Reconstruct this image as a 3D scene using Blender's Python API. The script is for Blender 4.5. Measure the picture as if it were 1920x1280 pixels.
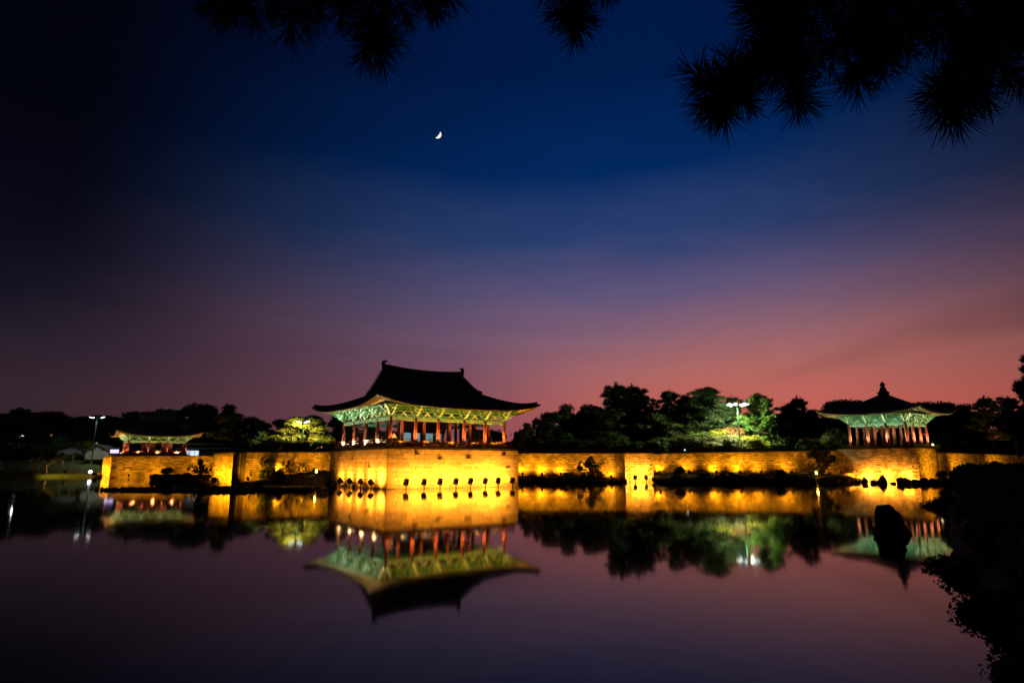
import bpy, bmesh, math, random
import numpy as np
from mathutils import Vector, Matrix, Euler

random.seed(7)
rng = np.random.default_rng(7)
PI = math.pi
scn = bpy.context.scene
COL = scn.collection
for o in list(bpy.data.objects):
    bpy.data.objects.remove(o)

# ------------------------------------------------------------------ camera
FPX, CAMZ = 1180.0, 3.0
TILT = math.atan(231 / FPX)
cam_d = bpy.data.cameras.new('camera')
cam_d.sensor_width = 36.0
cam_d.lens = FPX / 1920 * 36.0
cam_d.clip_start = 0.05
cam_d.clip_end = 9000
cam = bpy.data.objects.new('camera', cam_d)
cam.location = (0, 0, CAMZ)
cam.rotation_euler = (PI / 2 + TILT, 0, 0)
COL.objects.link(cam)
scn.camera = cam


def ray(px, py):
    u, v = (px - 960) / FPX, (640 - py) / FPX
    return Vector((u, math.cos(TILT) - v * math.sin(TILT), math.sin(TILT) + v * math.cos(TILT)))


def at_z(px, py, z=0.0):
    r = ray(px, py)
    return Vector((0, 0, CAMZ)) + r * ((z - CAMZ) / r.z)


def at_y(px, py, Y):
    r = ray(px, py)
    return Vector((0, 0, CAMZ)) + r * (Y / r.y)


# ------------------------------------------------------------------ sky
world = bpy.data.worlds.new('World')
scn.world = world
world.use_nodes = True
wn, wl = world.node_tree.nodes, world.node_tree.links
wn.clear()


def wnode(t, **kw):
    n = wn.new(t)
    for k, v in kw.items():
        setattr(n, k, v)
    return n


def wmath(op, a, b=None, c=None, clamp=False):
    n = wn.new('ShaderNodeMath')
    n.operation = op
    n.use_clamp = clamp
    for i, s in enumerate((a, b, c)):
        if s is None:
            continue
        if isinstance(s, (int, float)):
            n.inputs[i].default_value = s
        else:
            wl.new(s, n.inputs[i])
    return n.outputs[0]


def wramp(fac, stops):
    n = wn.new('ShaderNodeValToRGB')
    cr = n.color_ramp
    cr.interpolation = 'EASE' if False else 'LINEAR'
    while len(cr.elements) < len(stops):
        cr.elements.new(0.5)
    for e, (p, c) in zip(cr.elements, stops):
        e.position = p
        e.color = (*c, 1)
    wl.new(fac, n.inputs[0])
    return n.outputs[0]


def wmix(fac, a, b):
    n = wn.new('ShaderNodeMix')
    n.data_type = 'RGBA'
    for s, i in ((fac, 0), (a, 6), (b, 7)):
        if isinstance(s, (int, float)):
            n.inputs[i].default_value = s
        elif isinstance(s, tuple):
            n.inputs[i].default_value = (*s, 1)
        else:
            wl.new(s, n.inputs[i])
    return n.outputs[2]


tc = wn.new('ShaderNodeTexCoord')
sep = wn.new('ShaderNodeSeparateXYZ')
wl.new(tc.outputs['Generated'], sep.inputs[0])
sx, sy, sz = sep.outputs
hor = wmath('MAXIMUM', wmath('SQRT', wmath('ADD', wmath('MULTIPLY', sx, sx), wmath('MULTIPLY', sy, sy))), 0.001)
hx_, hy_ = wmath('DIVIDE', sx, hor), wmath('DIVIDE', sy, hor)
SA, SB = math.radians(17), math.radians(10)
sun_dot = wmath('ADD', wmath('MULTIPLY', hx_, math.sin(SA)), wmath('MULTIPLY', hy_, math.cos(SA)))
blue_dot = wmath('ADD', wmath('MULTIPLY', hx_, math.sin(SB)), wmath('MULTIPLY', hy_, math.cos(SB)))
# cloud / haze layer: lower in the middle of the view, higher to both sides, ragged by noise
nz = wnode('ShaderNodeTexNoise')
nz.inputs['Scale'].default_value = 2.2
nz.inputs['Detail'].default_value = 5
nz.inputs['Roughness'].default_value = 0.5
mp = wn.new('ShaderNodeMapping')
mp.inputs['Scale'].default_value = (1, 1, 4.0)
mp.inputs['Rotation'].default_value = (0, math.radians(8), 0)
wl.new(tc.outputs['Generated'], mp.inputs[0])
wl.new(mp.outputs[0], nz.inputs['Vector'])
nzv = wmath('SUBTRACT', nz.outputs[0], 0.5)
lat = wmath('SUBTRACT', 1.0, hy_)
latc = wmath('MINIMUM', wmath('MAXIMUM', lat, 0.0), 0.25)
z2 = wmath('SUBTRACT', sz, wmath('MULTIPLY', latc, 0.10))
lift = wmath('MULTIPLY', wmath('SUBTRACT', sz, 0.06, clamp=True), 3.5, clamp=True)
zz = wmath('ADD', wmath('ADD', wmath('MULTIPLY', z2, lift), wmath('MULTIPLY', sz, wmath('SUBTRACT', 1.0, lift))),
           wmath('MULTIPLY', wmath('MULTIPLY', nzv, lift), 0.14))
zz = wmath('MAXIMUM', zz, 0.0)
warm = wramp(zz, [(0.0, (.47, .085, .060)), (0.035, (.50, .095, .068)), (0.093, (.53, .125, .100)), (0.142, (.425, .138, .125)),
                  (0.20, (.255, .120, .165)), (0.266, (.118, .088, .190)), (0.346, (.024, .050, .160)), (0.449, (.0008, .021, .112)),
                  (0.56, (.0004, .0105, .066)), (1.0, (.0003, .003, .020))])
plum = wramp(zz, [(0.0, (.25, .075, .080)), (0.035, (.27, .083, .095)), (0.093, (.255, .092, .122)), (0.142, (.24, .098, .152)),
                  (0.20, (.205, .112, .188)), (0.266, (.105, .086, .190)), (0.346, (.022, .050, .160)), (0.449, (.0008, .021, .112)),
                  (0.56, (.0004, .0105, .066)), (1.0, (.0003, .003, .020))])
SC = math.radians(35)
red_dot = wmath('ADD', wmath('MULTIPLY', hx_, math.sin(SC)), wmath('MULTIPLY', hy_, math.cos(SC)))
warm = wmix(wmath('MULTIPLY', wmath('SUBTRACT', red_dot, 0.76), 5.5, clamp=True), plum, warm)
cold = wramp(zz, [(0.0, (.034, .017, .024)), (0.09, (.034, .018, .027)), (0.142, (.020, .0130, .024)), (0.2, (.0075, .0062, .015)),
                  (0.266, (.0038, .0034, .0100)), (0.346, (.0016, .0018, .0058)), (0.449, (.0008, .0012, .0040)), (0.65, (.0007, .001, .0035)),
                  (1.0, (.0005, .0008, .003))])
fL = wmath('POWER', wmath('MULTIPLY', wmath('SUBTRACT', sun_dot, 0.50), 2.06, clamp=True), 2.3)
fU = wmath('POWER', wmath('MULTIPLY', wmath('SUBTRACT', blue_dot, 0.675), 3.1, clamp=True), 1.7)
tU = wmath('MULTIPLY', wmath('SUBTRACT', sz, 0.17), 6.0, clamp=True)
fac = wmath('ADD', wmath('MULTIPLY', fU, tU), wmath('MULTIPLY', fL, wmath('SUBTRACT', 1.0, tU)))
edge = wmath('MULTIPLY', wmath('MULTIPLY', wmath('SUBTRACT', hx_, 0.40), 3.4, clamp=True), wmath('MULTIPLY', wmath('SUBTRACT', sz, 0.06), 7.0, clamp=True))
fac = wmath('MULTIPLY', fac, wmath('SUBTRACT', 1.0, wmath('MULTIPLY', edge, 0.28)))
skyc = wmix(fac, cold, warm)
# thin dusky cloud streaks low over the sunset
ns = wnode('ShaderNodeTexNoise')
ns.inputs['Scale'].default_value = 1.6
ns.inputs['Detail'].default_value = 6
mp2 = wn.new('ShaderNodeMapping')
mp2.inputs['Scale'].default_value = (1.0, 1.0, 13.0)
mp2.inputs['Rotation'].default_value = (math.radians(4), math.radians(7), 0)
mp2.inputs['Location'].default_value = (0.35, 0.2, 0.1)
wl.new(tc.outputs['Generated'], mp2.inputs[0])
wl.new(mp2.outputs[0], ns.inputs['Vector'])
streak = wmath('MULTIPLY', wmath('SUBTRACT', ns.outputs[0], 0.54), 5.0, clamp=True)
band = wmath('MULTIPLY', wmath('SUBTRACT', 1.0, wmath('MULTIPLY', wmath('ABSOLUTE', wmath('SUBTRACT', sz, 0.17)), 8.0), clamp=True), 0.10)
line = wmath('SUBTRACT', wmath('SUBTRACT', sz, 0.132), wmath('MULTIPLY', wmath('SUBTRACT', hx_, 0.406), 0.20))
line = wmath('ADD', line, wmath('MULTIPLY', nzv, 0.06))
lw_ = wmath('ADD', 0.014, wmath('MULTIPLY', wmath('SUBTRACT', hx_, 0.35, clamp=True), 0.07))
gl = wmath('SUBTRACT', 1.0, wmath('ABSOLUTE', wmath('DIVIDE', line, lw_)), clamp=True)
gl = wmath('MULTIPLY', gl, wmath('MULTIPLY', wmath('SUBTRACT', 3.0, wmath('MULTIPLY', gl, 2.0)), gl))
gl = wmath('MULTIPLY', gl, wmath('MULTIPLY', wmath('SUBTRACT', hx_, 0.36), 4.5, clamp=True))
gl = wmath('MULTIPLY', gl, wmath('GREATER_THAN', hy_, 0.0))
dark = wmath('SUBTRACT', wmath('SUBTRACT', 1.0, wmath('MULTIPLY', streak, band)), wmath('MULTIPLY', gl, wmath('ADD', 0.36, wmath('MULTIPLY', nzv, 0.9))))
vm = wn.new('ShaderNodeVectorMath')
vm.operation = 'SCALE'
wl.new(skyc, vm.inputs[0])
wl.new(dark, vm.inputs['Scale'])
bg = wn.new('ShaderNodeBackground')
bg.inputs[1].default_value = 1.0
wl.new(vm.outputs[0], bg.inputs[0])
wo = wn.new('ShaderNodeOutputWorld')
wl.new(bg.outputs[0], wo.inputs[0])

# ------------------------------------------------------------------ exposure / render
vs = scn.view_settings
vs.view_transform = 'Standard'
vs.look = 'None'
vs.exposure = 0.0
vs.gamma = 1.0
vs.use_curve_mapping = False
scn.render.engine = 'CYCLES'
cy = scn.cycles
cy.use_denoising = True
cy.max_bounces = 6
cy.diffuse_bounces = 2
cy.glossy_bounces = 3
cy.transmission_bounces = 2
cy.caustics_reflective = False
cy.caustics_refractive = False
cy.sample_clamp_indirect = 0.0


# ------------------------------------------------------------------ materials
def mat(name, col, rough=0.8, var=0.0, vscale=3.0, rand=0.0, bump=0.0, bscale=20.0, col2=None, metallic=0.0, spec=0.3, trans=0.0):
    m = bpy.data.materials.new(name)
    m.use_nodes = True
    n, l = m.node_tree.nodes, m.node_tree.links
    b = n['Principled BSDF']
    b.inputs['Base Color'].default_value = (*col, 1)
    b.inputs['Roughness'].default_value = rough
    b.inputs['Metallic'].default_value = metallic
    b.inputs['Specular IOR Level'].default_value = spec
    cur = None
    if var or col2:
        tx = n.new('ShaderNodeTexCoord')
        no = n.new('ShaderNodeTexNoise')
        no.inputs['Scale'].default_value = vscale
        no.inputs['Detail'].default_value = 6
        no.inputs['Roughness'].default_value = 0.65
        l.new(tx.outputs['Object'], no.inputs['Vector'])
        mr = n.new('ShaderNodeMapRange')
        mr.inputs['From Min'].default_value = 0.32
        mr.inputs['From Max'].default_value = 0.68
        l.new(no.outputs[0], mr.inputs[0])
        mx = n.new('ShaderNodeMix')
        mx.data_type = 'RGBA'
        c2 = col2 or tuple(c * (1 - var) for c in col)
        c1 = col if col2 else tuple(c * (1 + var) for c in col)
        mx.inputs[6].default_value = (*c1, 1)
        mx.inputs[7].default_value = (*c2, 1)
        l.new(mr.outputs[0], mx.inputs[0])
        cur = mx.outputs[2]
    if rand:
        oi = n.new('ShaderNodeObjectInfo')
        hs = n.new('ShaderNodeHueSaturation')
        mr = n.new('ShaderNodeMapRange')
        mr.inputs['To Min'].default_value = 1 - rand
        mr.inputs['To Max'].default_value = 1 + rand
        l.new(oi.outputs['Random'], mr.inputs[0])
        l.new(mr.outputs[0], hs.inputs['Value'])
        if cur:
            l.new(cur, hs.inputs['Color'])
        else:
            hs.inputs['Color'].default_value = (*col, 1)
        cur = hs.outputs[0]
    if cur:
        l.new(cur, b.inputs['Base Color'])
    if bump:
        tx = n.new('ShaderNodeTexCoord')
        no = n.new('ShaderNodeTexNoise')
        no.inputs['Scale'].default_value = bscale
        no.inputs['Detail'].default_value = 5
        l.new(tx.outputs['Object'], no.inputs['Vector'])
        bp = n.new('ShaderNodeBump')
        bp.inputs['Strength'].default_value = bump
        bp.inputs['Distance'].default_value = 0.05
        l.new(no.outputs[0], bp.inputs['Height'])
        l.new(bp.outputs[0], b.inputs['Normal'])
    if trans:
        out = n['Material Output']
        tr = n.new('ShaderNodeBsdfTranslucent')
        ms = n.new('ShaderNodeMixShader')
        ms.inputs[0].default_value = trans
        if cur:
            l.new(cur, tr.inputs[0])
        else:
            tr.inputs[0].default_value = (*col, 1)
        l.new(b.outputs[0], ms.inputs[1])
        l.new(tr.outputs[0], ms.inputs[2])
        l.new(ms.outputs[0], out.inputs[0])
    return m


def emat(name, col, strength):
    m = bpy.data.materials.new(name)
    m.use_nodes = True
    b = m.node_tree.nodes['Principled BSDF']
    b.inputs['Base Color'].default_value = (0.02, 0.02, 0.02, 1)
    b.inputs['Emission Color'].default_value = (*col, 1)
    b.inputs['Emission Strength'].default_value = strength
    return m


M = {}
M['stone'] = mat('terrace_stone', (.38, .32, .235), .85, var=.32, vscale=1.3, rand=.22, bump=.35, bscale=9)
M['block'] = mat('wall_stone', (.37, .31, .22), .9, var=.62, vscale=.6, bump=.6, bscale=7)
M['block_old'] = mat('old_wall_stone', (.34, .28, .2), .9, var=.75, vscale=.33, bump=.6, bscale=7)
M['block_b'] = mat('wall_stone_dark', (.25, .20, .14), .9, var=.5, vscale=.7, bump=.6, bscale=7)
M['block_c'] = mat('wall_stone_pale', (.44, .38, .28), .9, var=.35, vscale=.7, bump=.6, bscale=7)
M['joint'] = mat('wall_joint', (.10, .08, .06), .95, var=.3)
M['red'] = mat('red_painted_wood', (.30, .085, .048), .6, var=.18, vscale=2.0, bump=.08, bscale=30)
M['darkwood'] = mat('dark_wood', (.075, .035, .02), .7, var=.3, vscale=4, bump=.1)
M['rail_lit'] = mat('lit_rail_wood', (.48, .36, .26), .65, var=.2, vscale=4)  # paler copy of the rail wood, lamplight put into the colour
M['rail'] = mat('rail_wood', (.26, .10, .05), .65, var=.25, vscale=4)
M['green'] = mat('green_paint', (.115, .33, .19), .6, var=.30, vscale=3.5)
M['greend'] = mat('deep_green_paint', (.045, .17, .10), .65, var=.3, vscale=3.5)
M['pale'] = mat('pale_green_paint', (.42, .56, .38), .6, var=.15, vscale=5)
M['lintel'] = mat('lintel_paint', (.20, .40, .25), .6, var=.35, vscale=2.4)
M['rafter'] = mat('rafter_paint', (.36, .32, .17), .65, var=.22, vscale=4)
M['soffit'] = mat('soffit_board', (.20, .16, .08), .8, var=.2)
M['tile'] = mat('clay_tile', (.17, .145, .14), .75, var=.35, vscale=2.2, bump=.2, bscale=14)
M['plaster'] = mat('aged_plaster', (.30, .25, .17), .85, var=.15)
M['water'] = None
M['soil'] = mat('bank_soil', (.040, .032, .020), .95, var=.5, vscale=.6, bump=.8, bscale=3)
M['grassy'] = mat('mown_grass', (.07, .10, .025), .95, var=.4, vscale=1.5, bump=.9, bscale=12, col2=(.10, .085, .03))
M['ground'] = mat('ground_turf', (.045, .055, .022), .95, var=.4, vscale=.1)
M['rock'] = mat('dark_rock', (.055, .048, .040), .85, var=.45, vscale=2.5, bump=.7, bscale=6)
M['bark'] = mat('bark', (.10, .07, .045), .9, var=.35, vscale=5, bump=.5, bscale=15)
M['bark_pale'] = mat('pale_bark', (.26, .21, .15), .9, var=.3, vscale=5)
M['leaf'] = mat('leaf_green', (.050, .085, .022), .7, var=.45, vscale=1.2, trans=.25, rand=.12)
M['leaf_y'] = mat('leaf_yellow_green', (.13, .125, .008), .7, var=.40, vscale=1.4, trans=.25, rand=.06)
M['leaf_o'] = mat('leaf_olive', (.080, .080, .028), .7, var=.4, vscale=1.2, trans=.2)
M['leaf_r'] = mat('leaf_rust', (.10, .042, .014), .7, var=.4, vscale=1.2, trans=.2)
M['needle'] = mat('pine_needle', (.040, .075, .032), .7, var=.4, vscale=1.2, rand=.12, trans=.1)
M['needle_b'] = mat('pine_needle_lit', (.065, .135, .028), .7, var=.4, vscale=1.2, trans=.15)  # brighter copy of the needle colour, mast light put into it
M['black'] = mat('black_metal', (.012, .011, .010), .55)
M['pole'] = mat('pole_green_paint', (.10, .22, .16), .5)
M['steel'] = mat('grey_metal', (.20, .20, .20), .5, metallic=.3)
M['white_wall'] = mat('white_render', (.24, .25, .23), .85, var=.15)
M['shade_gap'] = mat('dark_opening', (.015, .015, .015), .9)
M['dark_board'] = mat('dark_board', (.05, .05, .05), .8)
M['roof_far'] = mat('far_roof_tile', (.05, .052, .055), .8, var=.2)
M['hill'] = mat('wooded_hill', (.020, .024, .020), 1.0, var=.3, vscale=.02)
M['skin'] = mat('skin', (.38, .22, .15), .6)
M['hair'] = mat('hair', (.012, .010, .009), .6)
M['cl_red'] = mat('red_cloth', (.42, .035, .045), .8)
M['cl_white'] = mat('white_cloth', (.30, .29, .27), .8)
M['cl_blue'] = mat('pale_blue_cloth', (.35, .48, .62), .8)
M['cl_dark'] = mat('dark_cloth', (.03, .03, .04), .8)
M['e_white'] = emat('lamp_white', (.90, 1.0, .97), 2.4)
M['e_violet'] = emat('lamp_violet_white', (.75, .55, 1.0), 1.6)
M['e_orange'] = emat('lamp_orange', (1.0, .62, .14), 7.0)
M['e_cyan'] = emat('lamp_cyan', (.45, .85, .95), 1.6)
M['e_green'] = emat('lamp_green', (.1, .9, .5), 1.0)
M['e_red'] = emat('lamp_red', (1.0, .12, .08), 1.5)
M['e_blue'] = emat('lamp_blue', (.12, .15, 1.0), 2.0)
M['e_win'] = emat('lit_window', (.36, .56, .58), .42)
M['e_win2'] = emat('lit_shop_window', (.70, .85, 1.0), 1.0)
M['e_warm'] = emat('lamp_warm', (1.0, .75, .4), 3.0)
M['e_amber'] = emat('sign_amber', (1.0, .35, .03), .9)
M['e_moon'] = emat('moon_glow', (.95, .93, .90), 1.0)  # emission in place of sunlight reflected by the moon

wm = bpy.data.materials.new('pond_water')
wm.use_nodes = True
_n, _l = wm.node_tree.nodes, wm.node_tree.links
_b = _n['Principled BSDF']
_b.inputs['Base Color'].default_value = (.0035, .0035, .0045, 1)
_b.inputs['Roughness'].default_value = .045
_b.inputs['IOR'].default_value = 1.26
_b.inputs['Specular IOR Level'].default_value = .5
_tx = _n.new('ShaderNodeTexCoord')
_mp = _n.new('ShaderNodeMapping')
_mp.inputs['Scale'].default_value = (.9, .35, 1)
_no = _n.new('ShaderNodeTexNoise')
_no.inputs['Scale'].default_value = 1.3
_no.inputs['Detail'].default_value = 3
_bp = _n.new('ShaderNodeBump')
_bp.inputs['Strength'].default_value = .03
_bp.inputs['Distance'].default_value = .05
_l.new(_tx.outputs['Object'], _mp.inputs[0])
_l.new(_mp.outputs[0], _no.inputs['Vector'])
_l.new(_no.outputs[0], _bp.inputs['Height'])
_l.new(_bp.outputs[0], _b.inputs['Normal'])
M['water'] = wm


# ------------------------------------------------------------------ helpers
class MB:
    def __init__(s):
        s.v, s.f, s.m = [], [], []

    def poly(s, pts, mi=0):
        i = len(s.v)
        s.v += [tuple(p) for p in pts]
        s.f.append(tuple(range(i, i + len(pts))))
        s.m.append(mi)

    def box(s, c, size, rz=0.0, mi=0, R=None):
        hx, hy, hz = (k / 2 for k in size)
        R = R or Matrix.Rotation(rz, 3, 'Z')
        i = len(s.v)
        c = Vector(c)
        for dx, dy, dz in ((-1, -1, -1), (1, -1, -1), (1, 1, -1), (-1, 1, -1), (-1, -1, 1), (1, -1, 1), (1, 1, 1), (-1, 1, 1)):
            s.v.append(tuple(c + R @ Vector((dx * hx, dy * hy, dz * hz))))
        for f in ((0, 3, 2, 1), (4, 5, 6, 7), (0, 1, 5, 4), (1, 2, 6, 5), (2, 3, 7, 6), (3, 0, 4, 7)):
            s.f.append(tuple(i + k for k in f))
            s.m.append(mi)

    def bar(s, a, b, w, h, mi=0, up=(0, 0, 1)):
        a, b = Vector(a), Vector(b)
        d = (b - a)
        L = d.length
        d.normalize()
        sd = d.cross(Vector(up))
        if sd.length < 1e-4:
            sd = Vector((1, 0, 0))
        sd.normalize()
        u = sd.cross(d)
        R = Matrix((sd, d, u)).transposed()
        s.box((a + b) / 2, (w, L, h), mi=mi, R=R)

    def tube(s, pts, rs, n=6, mi=0, caps=True):
        pts = [Vector(p) for p in pts]
        rings = []
        for k, p in enumerate(pts):
            d = (pts[min(k + 1, len(pts) - 1)] - pts[max(k - 1, 0)]).normalized()
            a = d.orthogonal().normalized() if abs(d.z) < .999 else Vector((1, 0, 0))
            if abs(d.z) < .999:
                a = d.cross(Vector((0, 0, 1))).normalized()
            b = d.cross(a)
            i = len(s.v)
            for j in range(n):
                t = 2 * PI * j / n
                s.v.append(tuple(p + (a * math.cos(t) + b * math.sin(t)) * rs[k]))
            rings.append(i)
        for k in range(len(rings) - 1):
            for j in range(n):
                s.f.append((rings[k] + j, rings[k] + (j + 1) % n, rings[k + 1] + (j + 1) % n, rings[k + 1] + j))
                s.m.append(mi)
        if caps:
            s.f.append(tuple(rings[0] + j for j in reversed(range(n))))
            s.f.append(tuple(rings[-1] + j for j in range(n)))
            s.m += [mi, mi]

    def lathe(s, prof, c=(0, 0, 0), n=12, mi=0):
        s.tube([(c[0], c[1], c[2] + z) for r, z in prof], [r for r, z in prof], n, mi)

    def extrude(s, pts, o, ax, th, mi=0, mr=1):
        """2D outline (a, z) set upright in the plane of direction ax (a 2D unit vector), thickness th"""
        ax = Vector((ax[0], ax[1], 0)).normalized()
        sd = Vector((-ax.y, ax.x, 0)) * th / 2
        o = Vector(o)
        A = [o + ax * a + Vector((0, 0, z)) + sd for a, z in pts]
        B = [o + ax * a + Vector((0, 0, z)) - sd for a, z in pts]
        n = len(pts)
        i = len(s.v)
        s.v += [tuple(p) for p in A] + [tuple(p) for p in B]
        s.f.append(tuple(i + k for k in range(n)))
        s.f.append(tuple(i + n + k for k in reversed(range(n))))
        s.m += [mi, mi]
        for k in range(n):
            s.f.append((i + (k + 1) % n, i + k, i + n + k, i + n + (k + 1) % n))
            s.m.append(mr)

    def mesh(s, name, mats):
        me = bpy.data.meshes.new(name)
        me.from_pydata(s.v, [], s.f)
        for m in (mats if isinstance(mats, (list, tuple)) else [mats]):
            me.materials.append(m)
        if any(s.m):
            me.polygons.foreach_set('material_index', s.m)
        me.update()
        return me

    def build(s, name, mats, parent=None, smooth=False, **kw):
        me = s.mesh(name, mats)
        if smooth:
            me.polygons.foreach_set('use_smooth', [True] * len(me.polygons))
        return ob(name, me, parent, **kw)


def ob(name, me, parent=None, loc=None, rz=None, scale=None, kind=None):
    o = bpy.data.objects.new(name, me)
    COL.objects.link(o)
    if parent:
        o.parent = parent
    if loc is not None:
        o.location = loc
    if rz is not None:
        o.rotation_euler = (0, 0, rz)
    if scale is not None:
        o.scale = scale
    if kind:
        o['kind'] = kind
    return o


def tag(o, label, cat, group=None):
    o['label'] = label
    o['category'] = cat
    if group:
        o['group'] = group
    return o


def thing(name, label, cat, loc=(0, 0, 0), rz=0.0, group=None, scale=None):
    o = ob(name, None, None, loc, rz, scale)
    o.empty_display_size = .3
    return tag(o, label, cat, group)


def leafmesh(name, V, m, k=4, extra=None):
    """V: (n, k, 3) array of separate k-gons"""
    n = len(V)
    verts = V.reshape(-1, 3)
    faces = np.arange(n * k).reshape(n, k)
    me = bpy.data.meshes.new(name)
    if extra is not None:
        ev, ef = extra
        off = len(verts)
        verts = np.concatenate([verts, np.array(ev)])
        fl = faces.tolist() + [tuple(i + off for i in f) for f in ef]
    else:
        fl = faces.tolist()
    me.from_pydata(verts.tolist(), [], fl)
    me.materials.append(m)
    me.update()
    return me


def unit(v):
    return v / np.maximum(np.linalg.norm(v, axis=-1, keepdims=True), 1e-6)


ICO = None


def ico():
    global ICO
    if ICO is None:
        bm = bmesh.new()
        bmesh.ops.create_icosphere(bm, subdivisions=2, radius=1)
        ICO = (np.array([v.co[:] for v in bm.verts]), [tuple(v.index for v in f.verts) for f in bm.faces])
        bm.free()
    return ICO


def clump_leaves(c, r, n, size, g, flat=0.0, asp=.55):
    """n leaf quads through an ellipsoid clump, denser near its surface"""
    d = unit(g.normal(size=(n, 3)))
    rad = g.uniform(.55, 1.08, (n, 1)) ** .7
    p = np.array(c) + d * rad * np.array(r)
    nor = unit(d * .8 + g.normal(size=(n, 3)) * .8)
    t = unit(np.cross(nor, g.normal(size=(n, 3))))
    b = np.cross(nor, t)
    s = size * g.uniform(.6, 1.3, (n, 1))
    return np.stack([p - t * s * .5, p + b * s * asp * .5, p + t * s * .5, p - b * s * asp * .5], axis=1)


def cores(cl, g, f=.72):  # solid blobs added inside the foliage to block light
    iv, itf = ico()
    ev, ef = [], []
    for c, r in cl:
        off = len(ev)
        nv = iv * (1 + g.uniform(-.22, .12, (len(iv), 1))) * np.array(r) * f + np.array(c)
        ev += nv.tolist()
        ef += [tuple(i + off for i in t) for t in itf]
    return ev, ef


def limb_tree(mb, g, h, r0, crown_pts, lean=(0, 0), n=7):
    """tapered trunk with limbs reaching the clump centres"""
    top = np.array([lean[0], lean[1], h])
    k = 6
    pts = [(top[0] * (i / k) ** 1.5 + g.normal() * .03 * h * .15, top[1] * (i / k) ** 1.5 + g.normal() * .03 * h * .15, h * i / k) for i in range(k + 1)]
    mb.tube(pts, [r0 * (1 - .8 * i / k) * (1.35 if i == 0 else 1) for i in range(k + 1)], n)
    for c in crown_pts:
        i = int(min(k - 1, max(2, c[2] / h * k * .62)))
        p0 = np.array(pts[i])
        mid = (p0 + np.array(c)) / 2 + np.array([0, 0, -.03 * h])
        mb.tube([p0, mid, c], [r0 * .38, r0 * .24, r0 * .07], 5)


def make_broad(seed, clumps=22, leaves=430, size=.36, shape='dome'):
    """broadleaf tree, 10 m high, about 8 m wide: (crown mesh data builder, trunk mesh)"""
    g = np.random.default_rng(seed)
    cl = []
    for i in range(clumps):
        a = g.uniform(0, 2 * PI)
        if shape == 'dome':
            t = g.uniform(0, 1)
            z = 3.2 + 5.6 * t
            rr = 3.0 * math.sqrt(max(0, 1 - ((z - 4.6) / 5.0) ** 2)) * g.uniform(.35, 1.0)
        else:
            t = g.uniform(0, 1)
            z = 3.0 + 6.2 * t
            rr = g.uniform(.3, 1) * (2.9 - 1.8 * t ** 2) * (1.0 + .3 * math.sin(3 * a + seed))
        r = g.uniform(.8, 1.45)
        cl.append(((rr * math.cos(a), rr * math.sin(a), z), (r * 1.15, r * 1.15, r * .82)))
    V = np.concatenate([clump_leaves(c, r, leaves, size, g) for c, r in cl])
    tr = MB()
    limb_tree(tr, g, 7.2, .26, [c for c, r in cl[::2]], (g.normal() * .4, g.normal() * .4))
    return V, cores(cl, g, .7), tr


def tufts(pts, dirs, g, n=7, L=.8, w=.10):
    """bundles of needle blades (triangles) at points"""
    N = len(pts)
    P = np.repeat(pts, n, 0)
    D = unit(np.repeat(dirs, n, 0) + g.normal(size=(N * n, 3)) * .55)
    S = unit(np.cross(D, g.normal(size=(N * n, 3)))) * w
    l = L * g.uniform(.6, 1.1, (N * n, 1))
    return np.stack([P - S, P + S, P + D * l], axis=1)


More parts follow.
